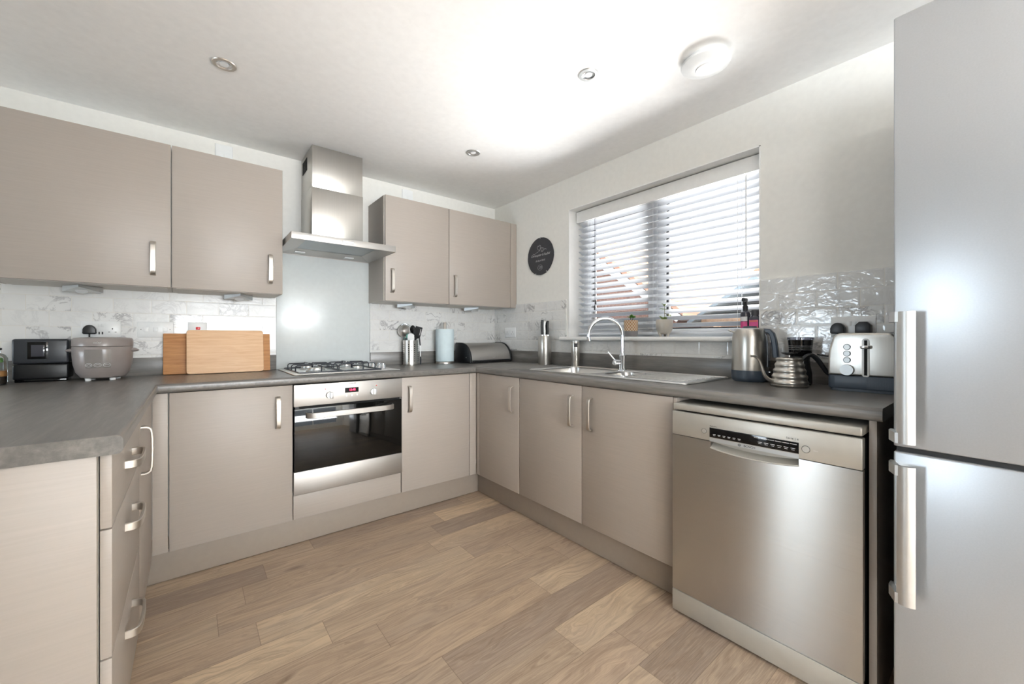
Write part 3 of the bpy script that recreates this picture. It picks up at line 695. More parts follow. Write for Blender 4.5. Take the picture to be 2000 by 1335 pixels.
# ------------------------------------------------------------ sink and tap
t = thing('kitchen_sink', 'stainless steel one and a half bowl sink with drainer under the window', 'sink', (0, 0, WT))
b = B(); b.prism(rr(-.508, -.055, -2.09, -1.045, .018), .0002, .0045, bev=.0015)
so_ = b.obj('surround', 'steel_sink', t, 50); cs = []
for x0, x1, y0, y1 in BOWLS:
    b = B(); b.prism(rr(x0, x1, y0, y1, .055, 10), -.1, .1); q = b.obj('c', 'steel_sink'); q.location = (0, 0, WT); cs.append(q)
so_.parent = None; so_.location = (0, 0, WT); cut(so_, cs); so_.location = (0, 0, 0); so_.parent = t
for (x0, x1, y0, y1), dp in zip(BOWLS, (.16, .12)):
    b = B(); L0 = rr(x0, x1, y0, y1, .055, 10); L1 = rr(x0+.012, x1-.012, y0+.012, y1-.012, .05, 10); L2 = rr(x0+.03, x1-.03, y0+.03, y1-.03, .04, 10)
    zs = [(L0, .004), (L0, -.004), (L1, -dp+.02), (L2, -dp)]
    rg = [[b.b.verts.new((px, py, z_)) for px, py in L] for L, z_ in zs]; n = len(L0)
    for p, q in zip(rg, rg[1:]):
        for i in range(n): b.b.faces.new((p[i], p[(i+1) % n], q[(i+1) % n], q[i]))
    b.b.faces.new(rg[-1]); bmesh.ops.recalc_face_normals(b.b, faces=b.b.faces[:])
    for f in b.b.faces: f.normal_flip()
    b.cyl(((x0+x1)/2, (y0+y1)/2, -dp), ((x0+x1)/2, (y0+y1)/2, -dp+.003), .035)
    bw = b.obj('bowl', 'steel_sink', t, 50)
b = B()
for i in range(8):
    x = -.44+i*.045; b.prism(rr(x, x+.016, -2.04, -1.735, .0075, 4), .0044, .0085, bev=.003)
b.obj('drainer_ribs', 'steel_sink', t)
b = B()
for q in (rr(-.500, -.063, -2.082, -1.053, .02),):
    b.tube([(x, y, .005) for x, y in q]+[(q[0][0], q[0][1], .005)], .0035, 8)
b.obj('raised_rim', 'steel_sink', t)
t = thing('mixer_tap', 'tall chrome swan neck mixer tap behind the sink bowls', 'tap', (-.134, -1.494, WT+.005))
D = Vector((-.78, .62, 0)).normalized()
b = B(); b.lathe([(0, 0), (.026, 0), (.026, .006), (.020, .010), (.0195, .085), (.022, .09), (.022, .094), (.014, .098), (.0125, .11), (0, .11)], 0, 0, 28)
b.obj('body', 'chrome', t)
b = B(); pts = [(0, 0, .10), (0, 0, .16), (0, 0, .205)]; rad = .104
for i in range(1, 17):
    a_ = R(180+18-198*1)*0 + pi - (pi*1.10)*i/16
    pts.append(tuple(D*(rad+rad*cos(a_)) + Vector((0, 0, .215+rad*sin(a_)))))
b.tube(pts, .0115, 16); b.obj('spout', 'chrome', t)
b = B(); b.cyl((0, 0, .052), tuple(D*.042+Vector((0, 0, .052))), .015, .0165); b.sphere(tuple(D*.045+Vector((0, 0, .050))), .0175)
b.obj('valve', 'chrome', t)
b = B(); b.tube([tuple(D*.042+Vector((0, 0, .060))), tuple(D*.088+Vector((0, 0, .115)))], [.0055, .0042], 12); b.obj('lever', 'chrome', t)

# ------------------------------------------------------------ dishwasher. local x -> world -y
t = thing('dishwasher', 'freestanding silver dishwasher with brushed steel door', 'dishwasher', (-.650, -2.107, 0), RW)
DW = .597
b = B(); b.box(.004, DW-.004, .035, .60, .10, .815); b.box(.01, DW-.01, .07, .58, .0, .10); b.obj('body', 'seal', t)
b = B(); b.box(.001, DW-.001, .006, .60, .826, .853, .006, 3); b.obj('lid', 'silver_panel', t)
b = B(); b.box(.001, DW-.001, 0, .034, .727, .821, .003); b.obj('control_panel', 'silver_panel', t)
HX0, HX1 = .155, .437
b = B()
# steel door with a curved grip recess at its top
zt = .725; n = 12
low = [(HX0+(HX1-HX0)*i/n, zt-.004-.030*sin(pi*(.12+.76*i/n))**.5) for i in range(n+1)]
poly = [(.001, .098), (DW-.001, .098), (DW-.001, zt), (HX1, zt)] + low[::-1] + [(HX0, zt), (.001, zt)]
b.prism(poly, 0.002, .030, 'xz'); b.obj('door', 'steel_dw', t, 30)
b = B()
inn = [(x, .028, z+.0) for x, z in low]
for (xa, za), (xb, zb_) in zip(low, low[1:]): b.quad((xa, .001, za), (xb, .001, zb_), (xb, .028, min(zt, zb_+.016)), (xa, .028, min(zt, za+.016)))
b.box(HX0, HX1, .028, .031, .69, .727)
b.strap([(x, .000, z) for x, z in low], (0, 1, 0), .008, .005); b.obj('grip_recess', 'silver_panel', t)
b = B(); b.box(.001, DW-.001, 0.0, .022, .013, .096, .002); b.obj('kick_plate', 'silver_panel', t)
b = B(); b.box(.152, .438, -.0015, .001, .742, .778, .0005); b.obj('display', 'blackgloss', t)
b = B()
for k in range(6): b.box(.165+k*.0175, .175+k*.0175, -.0019, -.0014, .7535, .7550); b.box(.166+k*.0175, .1735+k*.0175, -.0019, -.0014, .7500, .7510)
b.obj('display_print', 'print', t, flat=True); b = B()
for k in range(6): b.box(.318+k*.0195, .331+k*.0195, -.0019, -.0014, .7560, .7575); b.box(.320+k*.0195, .329+k*.0195, -.0019, -.0014, .7510, .7522)
for k in range(6): b.box(.306+k*.0215, .325+k*.0215, -.0019, -.0014, .7700, .7715)
b.obj('display_print', 'print', t, flat=True)
b = B(); b.box(.152, .438, -.001, .001, .7265, .7395); b.obj('badge_strip', 'alu', t)
b = B(); b.lathe([(.0038, 0), (.0048, 0), (.0048, .0006), (.0038, .0006), (.0038, 0)], seg=24, mtx=face_m(.258, -.0010, .733)); b.box(.2545, .2615, -.0017, -.001, .7325, .7336); b.box(.2563, .2571, -.0017, -.001, .7305, .7356); b.box(.2589, .2597, -.0017, -.001, .7305, .7356)
b.obj('emblem', 'print_dark', t)
text('BOSCH', .0105, face_m(.291, -.0012, .733), 'print_dark', t, 'lettering', sx=1.1)
text('Serie | 6', .0085, face_m(.420, -.0002, .788), 'print_dark', t, 'lettering', space=1.2)
text('PerfectDry', .0055, face_m(.166, -.0002, .784), 'print_dark', t, 'lettering')
text('Start', .006, face_m(.483, -.0002, .761), 'print', t, 'lettering')
for kx, r_ in ((.131, .0085), (.457, .0105)):
    b = B(); b.cyl((kx, 0, .761), (kx, -.0022, .761), r_, r_*.94); b.obj('button', 'silver_panel', t)
    b = B(); b.lathe([(r_*1.02, 0), (r_*1.12, 0), (r_*1.12, .0006), (r_*1.02, .0006), (r_*1.02, 0)], seg=24, mtx=face_m(kx, 0, .761)); b.obj('button_ring', 'darkgrey', t)

# ------------------------------------------------------------ fridge freezer
t = thing('fridge_freezer', 'tall silver fridge freezer with long bar handles at the right edge of the room', 'fridge', (-.700, -2.776, 0), RW-R(2.3))
FW, FH = .60, 1.985
b = B(); b.box(0.0, FW, .045, .64, .02, FH-.0, .002); b.obj('body', 'fridge_side', t)
b = B(); b.box(0, FW, 0, .04, .826, FH, .004, 3); d1 = b.obj('door', 'fridge', t)
b = B(); b.box(0, FW, 0, .04, .05, .812, .004, 3); d2 = b.obj('door', 'fridge', t)
b = B(); b.box(.004, FW-.004, .012, .05, .812, .826); b.obj('door_gap', 'seal', t, flat=True)
def fhandle(d, z0, z1):
    b = B(); pts = [(.013+.036*i/8, -.044-.007*sin(pi*i/8)) for i in range(9)] + [(.049, -.038), (.013, -.038)]
    b.prism(pts, z0, z1, 'xy'); h_ = b.obj('handle', 'alu', d, 40)
    for zz in (z0, z1-.027):
        b = B(); b.prism([(-.008, .012), (.002, .012), (.004, -.002), (.018, -.038), (.018, -.046), (.010, -.046), (-.008, -.010)], zz, zz+.027, 'xy'); b.obj('bracket', 'alu', h_, 20)
fhandle(d1, .843, 1.187); fhandle(d2, .425, .785)
b = B(); b.box(.02, FW-.02, .06, .6, 0, .02); b.obj('foot', 'black', t)

# ------------------------------------------------------------ ceiling fittings
for x, y, nm in ((-2.074, -.845, 'leftmost round recessed downlight, nearest the wall cabinets on the left'), (-.794, -1.787, 'round recessed downlight beside the white ceiling alarm'), (-.779, -.824, 'smallest looking round recessed downlight, towards the back corner')):
    t = thing('ceiling_downlight', nm, 'downlight', (x, y, H), 0, 'recessed ceiling downlights')
    b = B(); b.lathe([(.028, -.002), (.030, -.0045), (.043, -.004), (.0455, -.0005), (.0455, 0), (.028, 0)], seg=36); b.obj('bezel', 'satin' if x < -2 else 'alu', t)
    b = B(); b.lathe([(.028, -.0025), (.024, 0.000-.0012), (0, -.001)], seg=36); b.obj('reflector', 'chrome', t)
    b = B(); b.lathe([(.0, -.0035), (.016, -.003), (.018, -.001)], seg=24); b.obj('bulb', 'lamp', t)
t = thing('ceiling_alarm', 'large round white domed ceiling alarm near the window', 'alarm', (-.485, -2.165, H), 0)
b = B(); b.lathe([(0, 0), (.078, 0), (.080, -.014), (.088, -.016), (0, -.016)], seg=48); b.obj('mount', 'plastic_white', t)
b = B(); b.lathe([(0, -.016), (.094, -.017), (.097, -.021), (.094, -.027), (.070, -.037), (.046, -.043), (0, -.044)], seg=48); b.obj('cover', 'plastic_white', t)
b = B(); b.lathe([(0, -.0435), (.040, -.0435), (.038, -.047), (.02, -.049), (0, -.0495)], seg=36); b.obj('test_button', 'plastic_white', t)

# ------------------------------------------------------------ plates and sockets on the walls
def plate(label, name, cat, loc, rz, w, h, group=None):
    t = thing(name, label, cat, loc, rz, group); b = B(); b.box(0, w, -.009, 0, 0, h, .002); b.obj('faceplate', 'plastic_white', t); return t
for x, nm in ((-2.073, 'white fused spur plate peeping above the wall cabinet left of the hood'), (-.900, 'white fused spur plate peeping above the wall cabinet right of the hood')):
    t = plate(nm, 'wall_plate', 'wall plate', (x, -.0, 2.191), 0, .087, .087, 'white wall plates above the cabinets')
    b = B(); b.tube([(.043, -.011, .03), (.043, -.013, 0), (.043, -.02, -.06)], .003, 8); b.obj('cord_outlet', 'plastic_white', t)
def pins(b, x, z, y=-.0095): b.box(x-.002, x+.002, y, y+.001, z+.008, z+.016); b.box(x-.0155, x-.0085, y, y+.001, z-.0065, z-.0035); b.box(x+.0085, x+.0155, y, y+.001, z-.0065, z-.0035)
t = plate('white double socket with two USB ports behind the rice cooker', 'wall_socket', 'socket', (-2.622, -.010, 1.118), 0, .147, .086)
b = B(); pins(b, .115, .035); b.obj('pin_holes', 'print_dark', t, flat=True)
for x in (.067, .080): b = B(); b.box(x-.005, x+.005, -.012, -.009, .056, .072, .001); b.obj('rocker', 'plastic_white', t)
for x in (.066, .078): b = B(); b.box(x-.0028, x+.0028, -.0096, -.0085, .018, .031); b.obj('usb_port', 'print_dark', t)
def plug(loc, rz, label, style=0, cord=None):
    t = thing('mains_plug', label, 'plug', loc, rz, 'black mains plugs'); b = B()
    if style == 0:
        pr = [(-.025, -.006), (-.024, .004)]+[(-.025*cos(R(a)), .004+.032*sin(R(a))) for a in range(15, 166, 15)]+[(.024, .004), (.025, -.006), (.020, -.010), (-.020, -.010)]
    else: pr = [(-.025, -.011), (-.025, .020), (-.012, .034), (.012, .034), (.025, .020), (.025, -.011), (.02, -.014), (-.02, -.014)]
    b.prism(pr, -.034, -.001, 'xz', bev=.004); b.obj('cap', 'black', t)
    b = B(); b.tube(cord or [(0, -.02, -.008), (0, -.02, -.03), (0, -.022, -.06), (0, -.02, -.09)], .0033, 8); b.obj('cord', 'cable', t); return t
plug((-2.588, -.0195, 1.147), 0, 'black mains plug in the socket behind the rice cooker', 0, [(0, -.02, -.008), (.0, -.022, -.025), (-.004, -.024, -.05), (-.004, -.022, -.12), (-.004, -.02, -.19), (-.002, -.016, -.2300)])
t = plate('white three gang light switch left of the chopping boards', 'light_switch', 'light switch', (-2.412, -.010, 1.120), 0, .150, .086)
for x in (.035, .075, .115): b = B(); b.box(x-.010, x+.010, -.0125, -.009, .031, .055, .0015); b.obj('rocker', 'plastic_white', t)
b = B(); b.cyl((.015, -.0095, .043), (.015, -.0085, .043), .002, seg=10); b.cyl((.135, -.0095, .043), (.135, -.0085, .043), .002, seg=10); b.obj('screw', 'print_dark', t)
t = plate('white single switch with red rocker above the pale chopping board', 'cooker_switch', 'switch', (-2.199, -.010, 1.120), 0, .087, .087)
b = B(); b.box(.036, .056, -.015, -.009, .044, .060, .002); b.obj('rocker', 'red', t)
t = plate('white double socket behind the toaster beside the fridge', 'wall_socket', 'socket', (-.010, -2.486, 1.120), RW, .147, .088)
for x in (.066, .081): b = B(); b.box(x-.0045, x+.0045, -.012, -.009, .048, .068, .001); b.obj('rocker', 'plastic_white', t)
plug((-.0195, -2.515, 1.146), RW, 'rounded black mains plug above the left of the toaster', 0, [(0, -.02, -.008), (0, -.022, -.03), (0, -.02, -.07), (0, -.015, -.15)])
plug((-.0195, -2.598, 1.150), RW, 'angular black mains plug above the toaster nearest the fridge', 1, [(0, -.02, -.012), (0, -.022, -.03), (0, -.02, -.07), (0, -.015, -.15)])
t = plate('small looking white double socket above the bread bin in the corner', 'wall_socket', 'socket', (-.010, -.172, 1.120), RW, .146, .085)
b = B(); pins(b, .035, .035); pins(b, .111, .035); b.obj('pin_holes', 'print_dark', t, flat=True)
for x in (.064, .082): b = B(); b.box(x-.0045, x+.0045, -.012, -.009, .048, .066, .001); b.obj('rocker', 'plastic_white', t)
# slate plaque, facing -x
t = thing('slate_plaque', 'round dark slate plaque with engraved hearts and script left of the window', 'plaque', (0, -.623, 1.768), RW)
b = B(); b.prism([((.149+.0012*random.uniform(-1, 1))*cos(2*pi*i/72), (.149+.0012*random.uniform(-1, 1))*sin(2*pi*i/72)) for i in range(72)], -.010, -.003, 'xz'); b.obj('disc', 'slate', t)
b = B()
def heart(cx, cz, s, rot):
    pts = []
    for i in range(25):
        q = 2*pi*i/24; x = .8*sin(q)**3; z = (13*cos(q)-5*cos(2*q)-2*cos(3*q)-cos(4*q))/16
        pts.append((cx+s*(x*cos(rot)-z*sin(rot)), -.0106, cz+s*(x*sin(rot)+z*cos(rot))))
    return pts
b.tube(heart(-.012, .068, .026, .25), .0011, 6); b.tube(heart(.022, .052, .019, -.25), .0011, 6)
b.tube([(-.085, -.0106, .030), (-.065, -.0106, .024), (-.045, -.0106, .032), (-.028, -.0106, .036), (-.015, -.0106, .040)], .0011, 6)
b.tube([(.024, -.0106, .030), (.038, -.0106, .042), (.055, -.0106, .052), (.075, -.0106, .044)], .0011, 6); b.obj('engraved_hearts', 'etch', t)
text('Christopher & Rachel', .027, face_m(0, -.0103, .010), 'etch', t, 'lettering', shear=.35, sx=.92)
text('18 April 2015', .020, face_m(0, -.0103, -.035), 'etch', t, 'lettering', shear=.3)
text('CR', .026, face_m(0, -.0103, -.090), 'etch', t, 'lettering', shear=.3)
b = B(); b.tube([(.027*cos(2*pi*i/24), -.0106, -.090+.021*sin(2*pi*i/24)) for i in range(25)], .0009, 6); b.obj('engraved_ring', 'etch', t)
b = B()
for a_ in (90, 250, 300): q = R(a_); b.box(.146*cos(q)-.003, .146*cos(q)+.003, -.012, -.002, .146*sin(q)-.005, .146*sin(q)+.005)
b.obj('mounting_clip', 'alu', t)

# ------------------------------------------------------------ things on the left worktop
t = thing('glass_jar', 'cropped glass terrarium jar with green leaves and soil at the left edge', 'jar', (-2.862, -.19, WI))
b = B(); b.lathe([(0, .0), (.040, .0), (.043, .01), (.043, .115), (.036, .130), (.024, .138), (.024, .155)], seg=32); b.obj('vessel', 'jar_glass', t)
b = B(); b.lathe([(0, .003), (.0395, .003), (.041, .035), (0, .036)], seg=28); b.obj('soil', 'soil', t)
b = B(); b.lathe([(0, .036), (.041, .036), (.041, .060), (0, .062)], seg=28); b.obj('bark_layer', 'board_oak', t)
b = B()
for i in range(16):
    a_ = random.uniform(0, 6.28); r_ = random.uniform(.004, .024); b.sphere((r_*cos(a_), r_*sin(a_), random.uniform(.07, .115)), .011, 1, .8, .5, 10)
b.obj('leaves', 'leaf', t)
b = B(); b.lathe([(0, .152), (.0265, .152), (.0265, .160), (.012, .163), (0, .163)], seg=24); b.obj('lid', 'black', t)
t = thing('countertop_cooker', 'boxy dark appliance with small square window left of the rice cooker', 'appliance', (-2.822, -.135, WI))
b = B(); b.box(0, .178, 0, .112, .084, .200, .010, 3); b.obj('upper_housing', 'darkgrey', t)
b = B(); b.box(.001, .177, .001, .111, .012, .083, .008, 3); b.obj('lower_drawer', 'black', t)
b = B(); b.box(.008, .17, .006, .106, 0, .012, .002); b.obj('base', 'blackgloss', t)
b = B(); b.box(.048, .112, -.0015, .001, .106, .186, .0005); b.obj('bezel', 'blackgloss', t)
b = B(); b.box(.059, .101, -.0025, -.001, .118, .172, .0005); b.obj('window', 'smoke_plastic', t)
# rice cooker
t = thing('rice_cooker', 'round taupe rice cooker with glowing symbols on a flat panel', 'rice cooker', (-2.521, -.180, WI))
b = B(); b.lathe([(0, .010), (.062, .010), (.078, .016), (.094, .040), (.1035, .080), (.1065, .120), (.107, .160), (.105, .163), (0, .163)], seg=56); b.obj('body', 'taupe', t)
b = B(); b.lathe([(.1065, .164), (.108, .166), (.1075, .196), (.102, .204), (.07, .208), (0, .209)], seg=56); b.obj('lid', 'taupe', t)
for a_ in (0,):
    for s_ in (-1, 1):
        dv = Vector((cos(R(-8)), sin(R(-8)), 0))*s_
        b = B(); p = dv*.100; q = dv*.130; b.tube([tuple(p+Vector((0, 0, .144))), tuple(dv*.118+Vector((0, 0, .145))), tuple(q+Vector((0, 0, .143)))], [.010, .009, .004], 12, flat=1.8); b.obj('carry_handle', 'taupe', t)
ff = Matrix.Rotation(R(7), 4, 'Z')
def curved(b, a0, a1, z0, z1, rfun, off, n=10, nz=6):
    g = []
    for j in range(nz+1):
        z = z0+(z1-z0)*j/nz; r_ = rfun(z)+off
        g.append([b.b.verts.new((r_*sin(a0+(a1-a0)*i/n), -r_*cos(a0+(a1-a0)*i/n), z)) for i in range(n+1)])
    for j in range(nz):
        for i in range(n): f = b.b.faces.new((g[j][i], g[j][i+1], g[j+1][i+1], g[j+1][i])); f.material_index = b.mi
def rcr(z):
    pr = [(.010, .062), (.016, .078), (.040, .094), (.080, .1035), (.120, .1065), (.163, .107)]
    for (za, ra), (zb, rb) in zip(pr, pr[1:]):
        if za <= z <= zb: return ra+(rb-ra)*(z-za)/(zb-za)
    return .107
CA = R(-4)
b = B(); curved(b, CA-.44, CA+.44, .062, .150, rcr, .0006); b.obj('display_panel', 'taupe_dark', t)
b = B()
for k in (-.30, 0, .30):
    a_ = CA+k; r_ = rcr(.075)+.0014; cx_, cy_ = r_*sin(a_), -r_*cos(a_); tx, ty = cos(a_), sin(a_)
    for s2 in (1.0,):
        b.tube([(cx_+tx*.0125*cos(2*pi*i/20), cy_+ty*.0125*cos(2*pi*i/20), .077+.0085*sin(2*pi*i/20)) for i in range(21)], .0008, 6)
    b.tube([(cx_-tx*.008, cy_-ty*.008, .076), (cx_, cy_, .080), (cx_+tx*.008, cy_+ty*.008, .076)], .001, 6)
b.obj('touch_symbols', 'print', t)
b = B(); a_ = CA; r_ = .1083; cx_, cy_ = r_*sin(a_), -r_*cos(a_); tx, ty = cos(a_), sin(a_)
b.tube([(cx_+tx*u, cy_+ty*u, .181+v) for u, v in ((-.014, 0), (-.009, .004), (-.004, .001), (0, .006), (.004, .001), (.009, .001), (.014, .005))], .0009, 6)
b.tube([(cx_-tx*.013, cy_-ty*.013, .179), (cx_+tx*.012, cy_+ty*.012, .179)], .0007, 6); b.obj('logo', 'print', t)
for a_ in (-.85, .65, 2.3, 3.9): b = B(); r_ = .062; b.cyl((r_*sin(a_), -r_*cos(a_), 0), (r_*sin(a_), -r_*cos(a_), .012), .010, .012); b.obj('foot', 'plastic_white', t)
# chopping boards leaning on the wall
def board(label, x0, x1, y, h, th, lean, r_, m, name='chopping_board'):
    t = thing(name, label, 'chopping board', (x0, y, WI+.0015), 0, 'chopping boards'); mt = Matrix.Rotation(lean, 4, 'X')
    b = B(); b.prism(rr(0, x1-x0, 0, h, r_), -th/2, th/2, 'xz', bev=.002, mtx=mt); b.obj('board', m, t); return t, mt
board('dark oiled oak chopping board behind the pale one', -2.305, -1.797, -.060, .228, .02, R(-6.5), .004, 'board_oak')
t, mt = board('pale beech chopping board with rounded corners leaning in front', -2.205, -1.838, -.108, .248, .018, R(-6.5), .016, 'board_pale')

# ------------------------------------------------------------ corner things on the hob wall
t = thing('utensil_pot', 'round perforated steel utensil pot right of the hob', 'utensil pot', (-.874, -.100, WI))
pr = .0565; ph = .186
b = B(); b.lathe([(0, .002), (pr, .002), (pr, .0), (pr+.001, .006), (pr, .010), (pr, ph), (pr-.002, ph), (pr-.002, .004), (0, .004)], seg=48); b.obj('cup', 'steel_v', t)
b = B(); va = math.atan2(-2.87, -1.31)
for cl in range(16):
    if cl % 4 == 3: continue
    for k in range(9):
        a_ = 2*pi*cl/16+va-.25; z = .030+k*.0155; r_ = pr+.0004
        p = Vector((r_*cos(a_), r_*sin(a_), z)); q = Vector((cos(a_), sin(a_), 0)); b.cyl(tuple(p-q*.001), tuple(p+q*.0004), .0040, seg=8)
b.obj('holes', 'grid_black', t, flat=True)
def ut(name, label, build, mats, top=(0, 0), tilt=(0, 0), base=(0, 0)):
    """utensil whose handle stands in the pot and whose head points up"""
    t = thing(name, label, 'utensil', (-.874+base[0], -.100+base[1], WI+.006), 0, 'utensils in the steel pot')
    ax = Vector((tilt[0], tilt[1], 1)).normalized(); mt = ax.to_track_quat('Z', 'Y').to_matrix().to_4x4(); build(t, mt); return t
VX = Vector((.779, -.627, 0))     # sideways
def utensil(name, label, u0, u1, L, head, mh, hm='black', lift=0):
    """u0/u1: sideways offset at bottom and at the top"""
    dep = Vector((.627, .779, 0)); o0 = VX*u0+dep*lift; tip = VX*u1+dep*lift
    t = thing(name, label, 'utensil', (-.874+o0.x, -.100+o0.y, WI+.006), 0, 'utensils in the steel pot')
    ax = (tip-o0+Vector((0, 0, L))).normalized(); side = (VX-ax*VX.dot(ax)).normalized(); nr = ax.cross(side)
    mt = Matrix((side, nr, ax)).transposed().to_4x4()
    b = B(); b.tube([tuple(mt @ Vector((0, 0, 0))), tuple(mt @ Vector((0, 0, L)))], .0045, 10); b.obj('handle', hm, t)
    b = B(); head(b, L); bmesh.ops.transform(b.b, matrix=mt, verts=b.b.verts[:]); b.obj('head', mh, t, 40); return t
def paddle(wd, ln, th=.003, slots=0, taper=.6):
    def f(b, L):
        pts = [(-wd*taper/2, L-.005)]+[(-wd/2*1.0, L+ln*.35)]+[(-wd/2*cos(R(a)), L+ln-wd*.35+wd*.35*sin(R(a))) for a in range(0, 181, 20)]+[(wd/2, L+ln*.35), (wd*taper/2, L-.005)]
        if not slots: b.prism(pts, -th/2, th/2, 'xz', bev=.0008)
        else:
            n = slots*2+1; sw = wd/n
            for i in range(0, n, 2): b.box(-wd/2+i*sw, -wd/2+(i+1)*sw, -th/2, th/2, L+.018, L+ln-.012)
            b.box(-wd/2, wd/2, -th/2, th/2, L+ln-.015, L+ln, .001); b.box(-wd/2, wd/2, -th/2, th/2, L+.006, L+.020, .001); b.prism([(-.006, L-.01), (.006, L-.01), (wd/2, L+.008), (-wd/2, L+.008)], -th/2, th/2, 'xz')
    return f
def spoon(r_, fl=.4):
    return lambda b, L: b.sphere((0, 0, L+r_*.9), r_, .8, fl, 1.15, 16)
utensil('silicone_spatula', 'teal silicone spatula at the left of the utensil pot', .020, -.036, .195, paddle(.034, .045, .006, taper=.8), 'teal', 'teal', .016)
utensil('silicone_spoon', 'teal silicone spoon behind the white spatula', -.020, -.014, .185, spoon(.022, .35), 'teal', 'teal', -.020)
utensil('rubber_spatula', 'white rounded spatula standing low in the utensil pot', .010, .011, .150, paddle(.050, .082, .006, taper=.9), 'plastic_white', 'plastic_white', -.034)
utensil('slotted_turner', 'black slotted turner leaning right in the utensil pot', -.010, .046, .208, paddle(.054, .085, .003, 4), 'black', 'black', .002)
utensil('serving_spoon', 'black upright spoon in the middle of the utensil pot', .004, .008, .240, spoon(.027, .3), 'black', 'black', .032)
utensil('serving_spoon', 'black narrow spoon right of the middle spoon', .010, .034, .230, spoon(.022, .25), 'black', 'black', .018)
utensil('plastic_turner', 'black solid turner leaning furthest right', -.004, .046, .215, paddle(.048, .070, .003, taper=.4), 'black', 'black', -.022)
utensil('kitchen_tool', 'short black handled tool in front of the sieve', -.020, -.026, .180, spoon(.010, .5), 'darkgrey', 'black', -.032)
utensil('wire_sieve', 'steel conical wire sieve leaning left in the utensil pot', .010, -.040, .215, lambda b, L: (b.tube([(.045*cos(2*pi*i/28), 0, L+.042+.045*sin(2*pi*i/28)) for i in range(29)], .002, 8), b.lathe([(.044, 0), (.030, .018), (.012, .034), (0, .038)], seg=28, mtx=Matrix.Translation((0, 0, L+.042)) @ Matrix.Rotation(pi/2, 4, 'X'))), 'steel_h', 'satin', -.008)
utensil('balloon_whisk', 'large wire loop whisk leaning left behind the sieve', .0, -.042, .210, lambda b, L: [b.tube([(.052*sin(2*pi*i/28)*cos(R(k*45)), .2*.052*sin(2*pi*i/28)*sin(R(k*45)), L+.052-.052*cos(2*pi*i/28)) for i in range(29)], .0010, 6) for k in range(4)], 'chrome', 'satin', .034)
t = thing('long_spoon', 'thin dark handled utensil leaning upright on the worktop beside the pot', 'utensil', (-.800, -.118, WI))
b = B(); b.tube([(0, 0, .0), (.001, .001, .03), (.001, .002, .06)], [.0055, .006, .004], 10); b.obj('tip', 'darkgrey', t)
b = B(); b.tube([(.001, .002, .055), (0, .006, .15)], .0025, 8); b.obj('shaft', 'alu', t)
b = B(); b.tube([(0, .006, .145), (-.004, .012, .20), (-.012, .02, .285)], [.005, .0062, .004], 10); b.obj('handle', 'darkgrey', t)
# kitchen roll
t = thing('kitchen_roll', 'pale blue kitchen roll on a steel stand beside the bread bin', 'kitchen roll', (-.585, -.112, WI))
b = B(); b.lathe([(.0195, .016), (.0715, .016), (.073, .020), (.073, .270), (.0715, .274), (.0195, .274), (.0195, .016)], seg=48); b.obj('paper_roll', 'paper', t)
b = B(); b.lathe([(0, 0), (.072, 0), (.072, .010), (.069, .014), (0, .014)], seg=48); b.lathe([(0, .014), (.0125, .014), (.0125, .325), (.011, .328), (0, .328)], seg=24); b.obj('stand', 'satin', t)
# bread bin
t = thing('bread_bin', 'long steel roll top bread bin with black ends in the back corner', 'bread bin', (-.452, -.285, WI))
BL, BD, BH = .425, .235, .165
def bprof(o=0): return [(0+o, .008), (o, .030)] + [(o+(BD*.62)*(1-cos(R(a))), .030+(BH-.030-o)*sin(R(a))) for a in range(6, 91, 7)] + [(BD-.01-o, BH-o), (BD-o, BH-.012-o), (BD-o, .008)]
b = B(); b.prism(bprof(.004), .018, BL-.018, 'yz'); b.obj('lid', 'steel_h', t, 30)
for x0 in (0, BL-.017): b = B(); b.prism(bprof(0), x0, x0+.017, 'yz', bev=.003); b.obj('end_cap', 'black', t, 30)
b = B(); b.box(.004, BL-.004, .004, BD-.004, 0, .014, .003); b.box(.02, BL-.02, -.006, .004, .012, .024, .003); b.obj('base', 'black', t)
b = B(); b.box(BL*.55-.014, BL*.55+.014, .0015, .004, .036, .042, .0006); b.obj('badge', 'alu', t)
b = B(); b.cyl((.0, .06, .045), (-.003, .06, .045), .003, seg=10); b.obj('screw', 'alu', t)
# knife block
t = thing('knife_block', 'cylindrical steel knife block standing in the back corner', 'knife block', (-.082, -.752, WI), 0)
b = B(); b.lathe([(0, 0), (.047, 0), (.049, .004), (.0495, .216), (.048, .220), (.043, .220), (.043, .212), (0, .212)], seg=40); b.obj('body', 'steel_v', t)
b = B(); b.lathe([(0, .2125), (.0425, .2125), (.0425, .2165), (0, .2165)], seg=32); b.obj('insert', 'black', t)
KN = [('black handled kitchen knife at the right of the knife block', .022, 0, .118, 'black'), ('black handled kitchen knife at the left of the knife block', -.022, .0, .110, 'black'),
      ('steel edged kitchen knife in the middle of the knife block', -.003, -.014, .112, 'alu'), ('short black kitchen knife at the back left of the knife block', -.018, .018, .124, 'black'), ('black kitchen knife at the back of the knife block', .008, .016, .108, 'black')]
for lb, u, dd, hh, mm in KN:
    p = VX*u+Vector((.627, .779, 0))*dd
    k = thing('kitchen_knife', lb, 'knife', (-.082+p.x, -.752+p.y, WI+.2168), -.68, 'knives in the steel block')
    b = B(); b.tube([(0, 0, .012), (.001, 0, .04), (-.001, 0, .08), (.002, 0, hh)], [.0075, .0095, .0085, .010], 10, flat=.6); b.obj('handle', mm, k)
    b = B(); b.box(-.010, .010, -.0035, .0035, 0, .012, .001); b.obj('bolster', 'chrome', k)
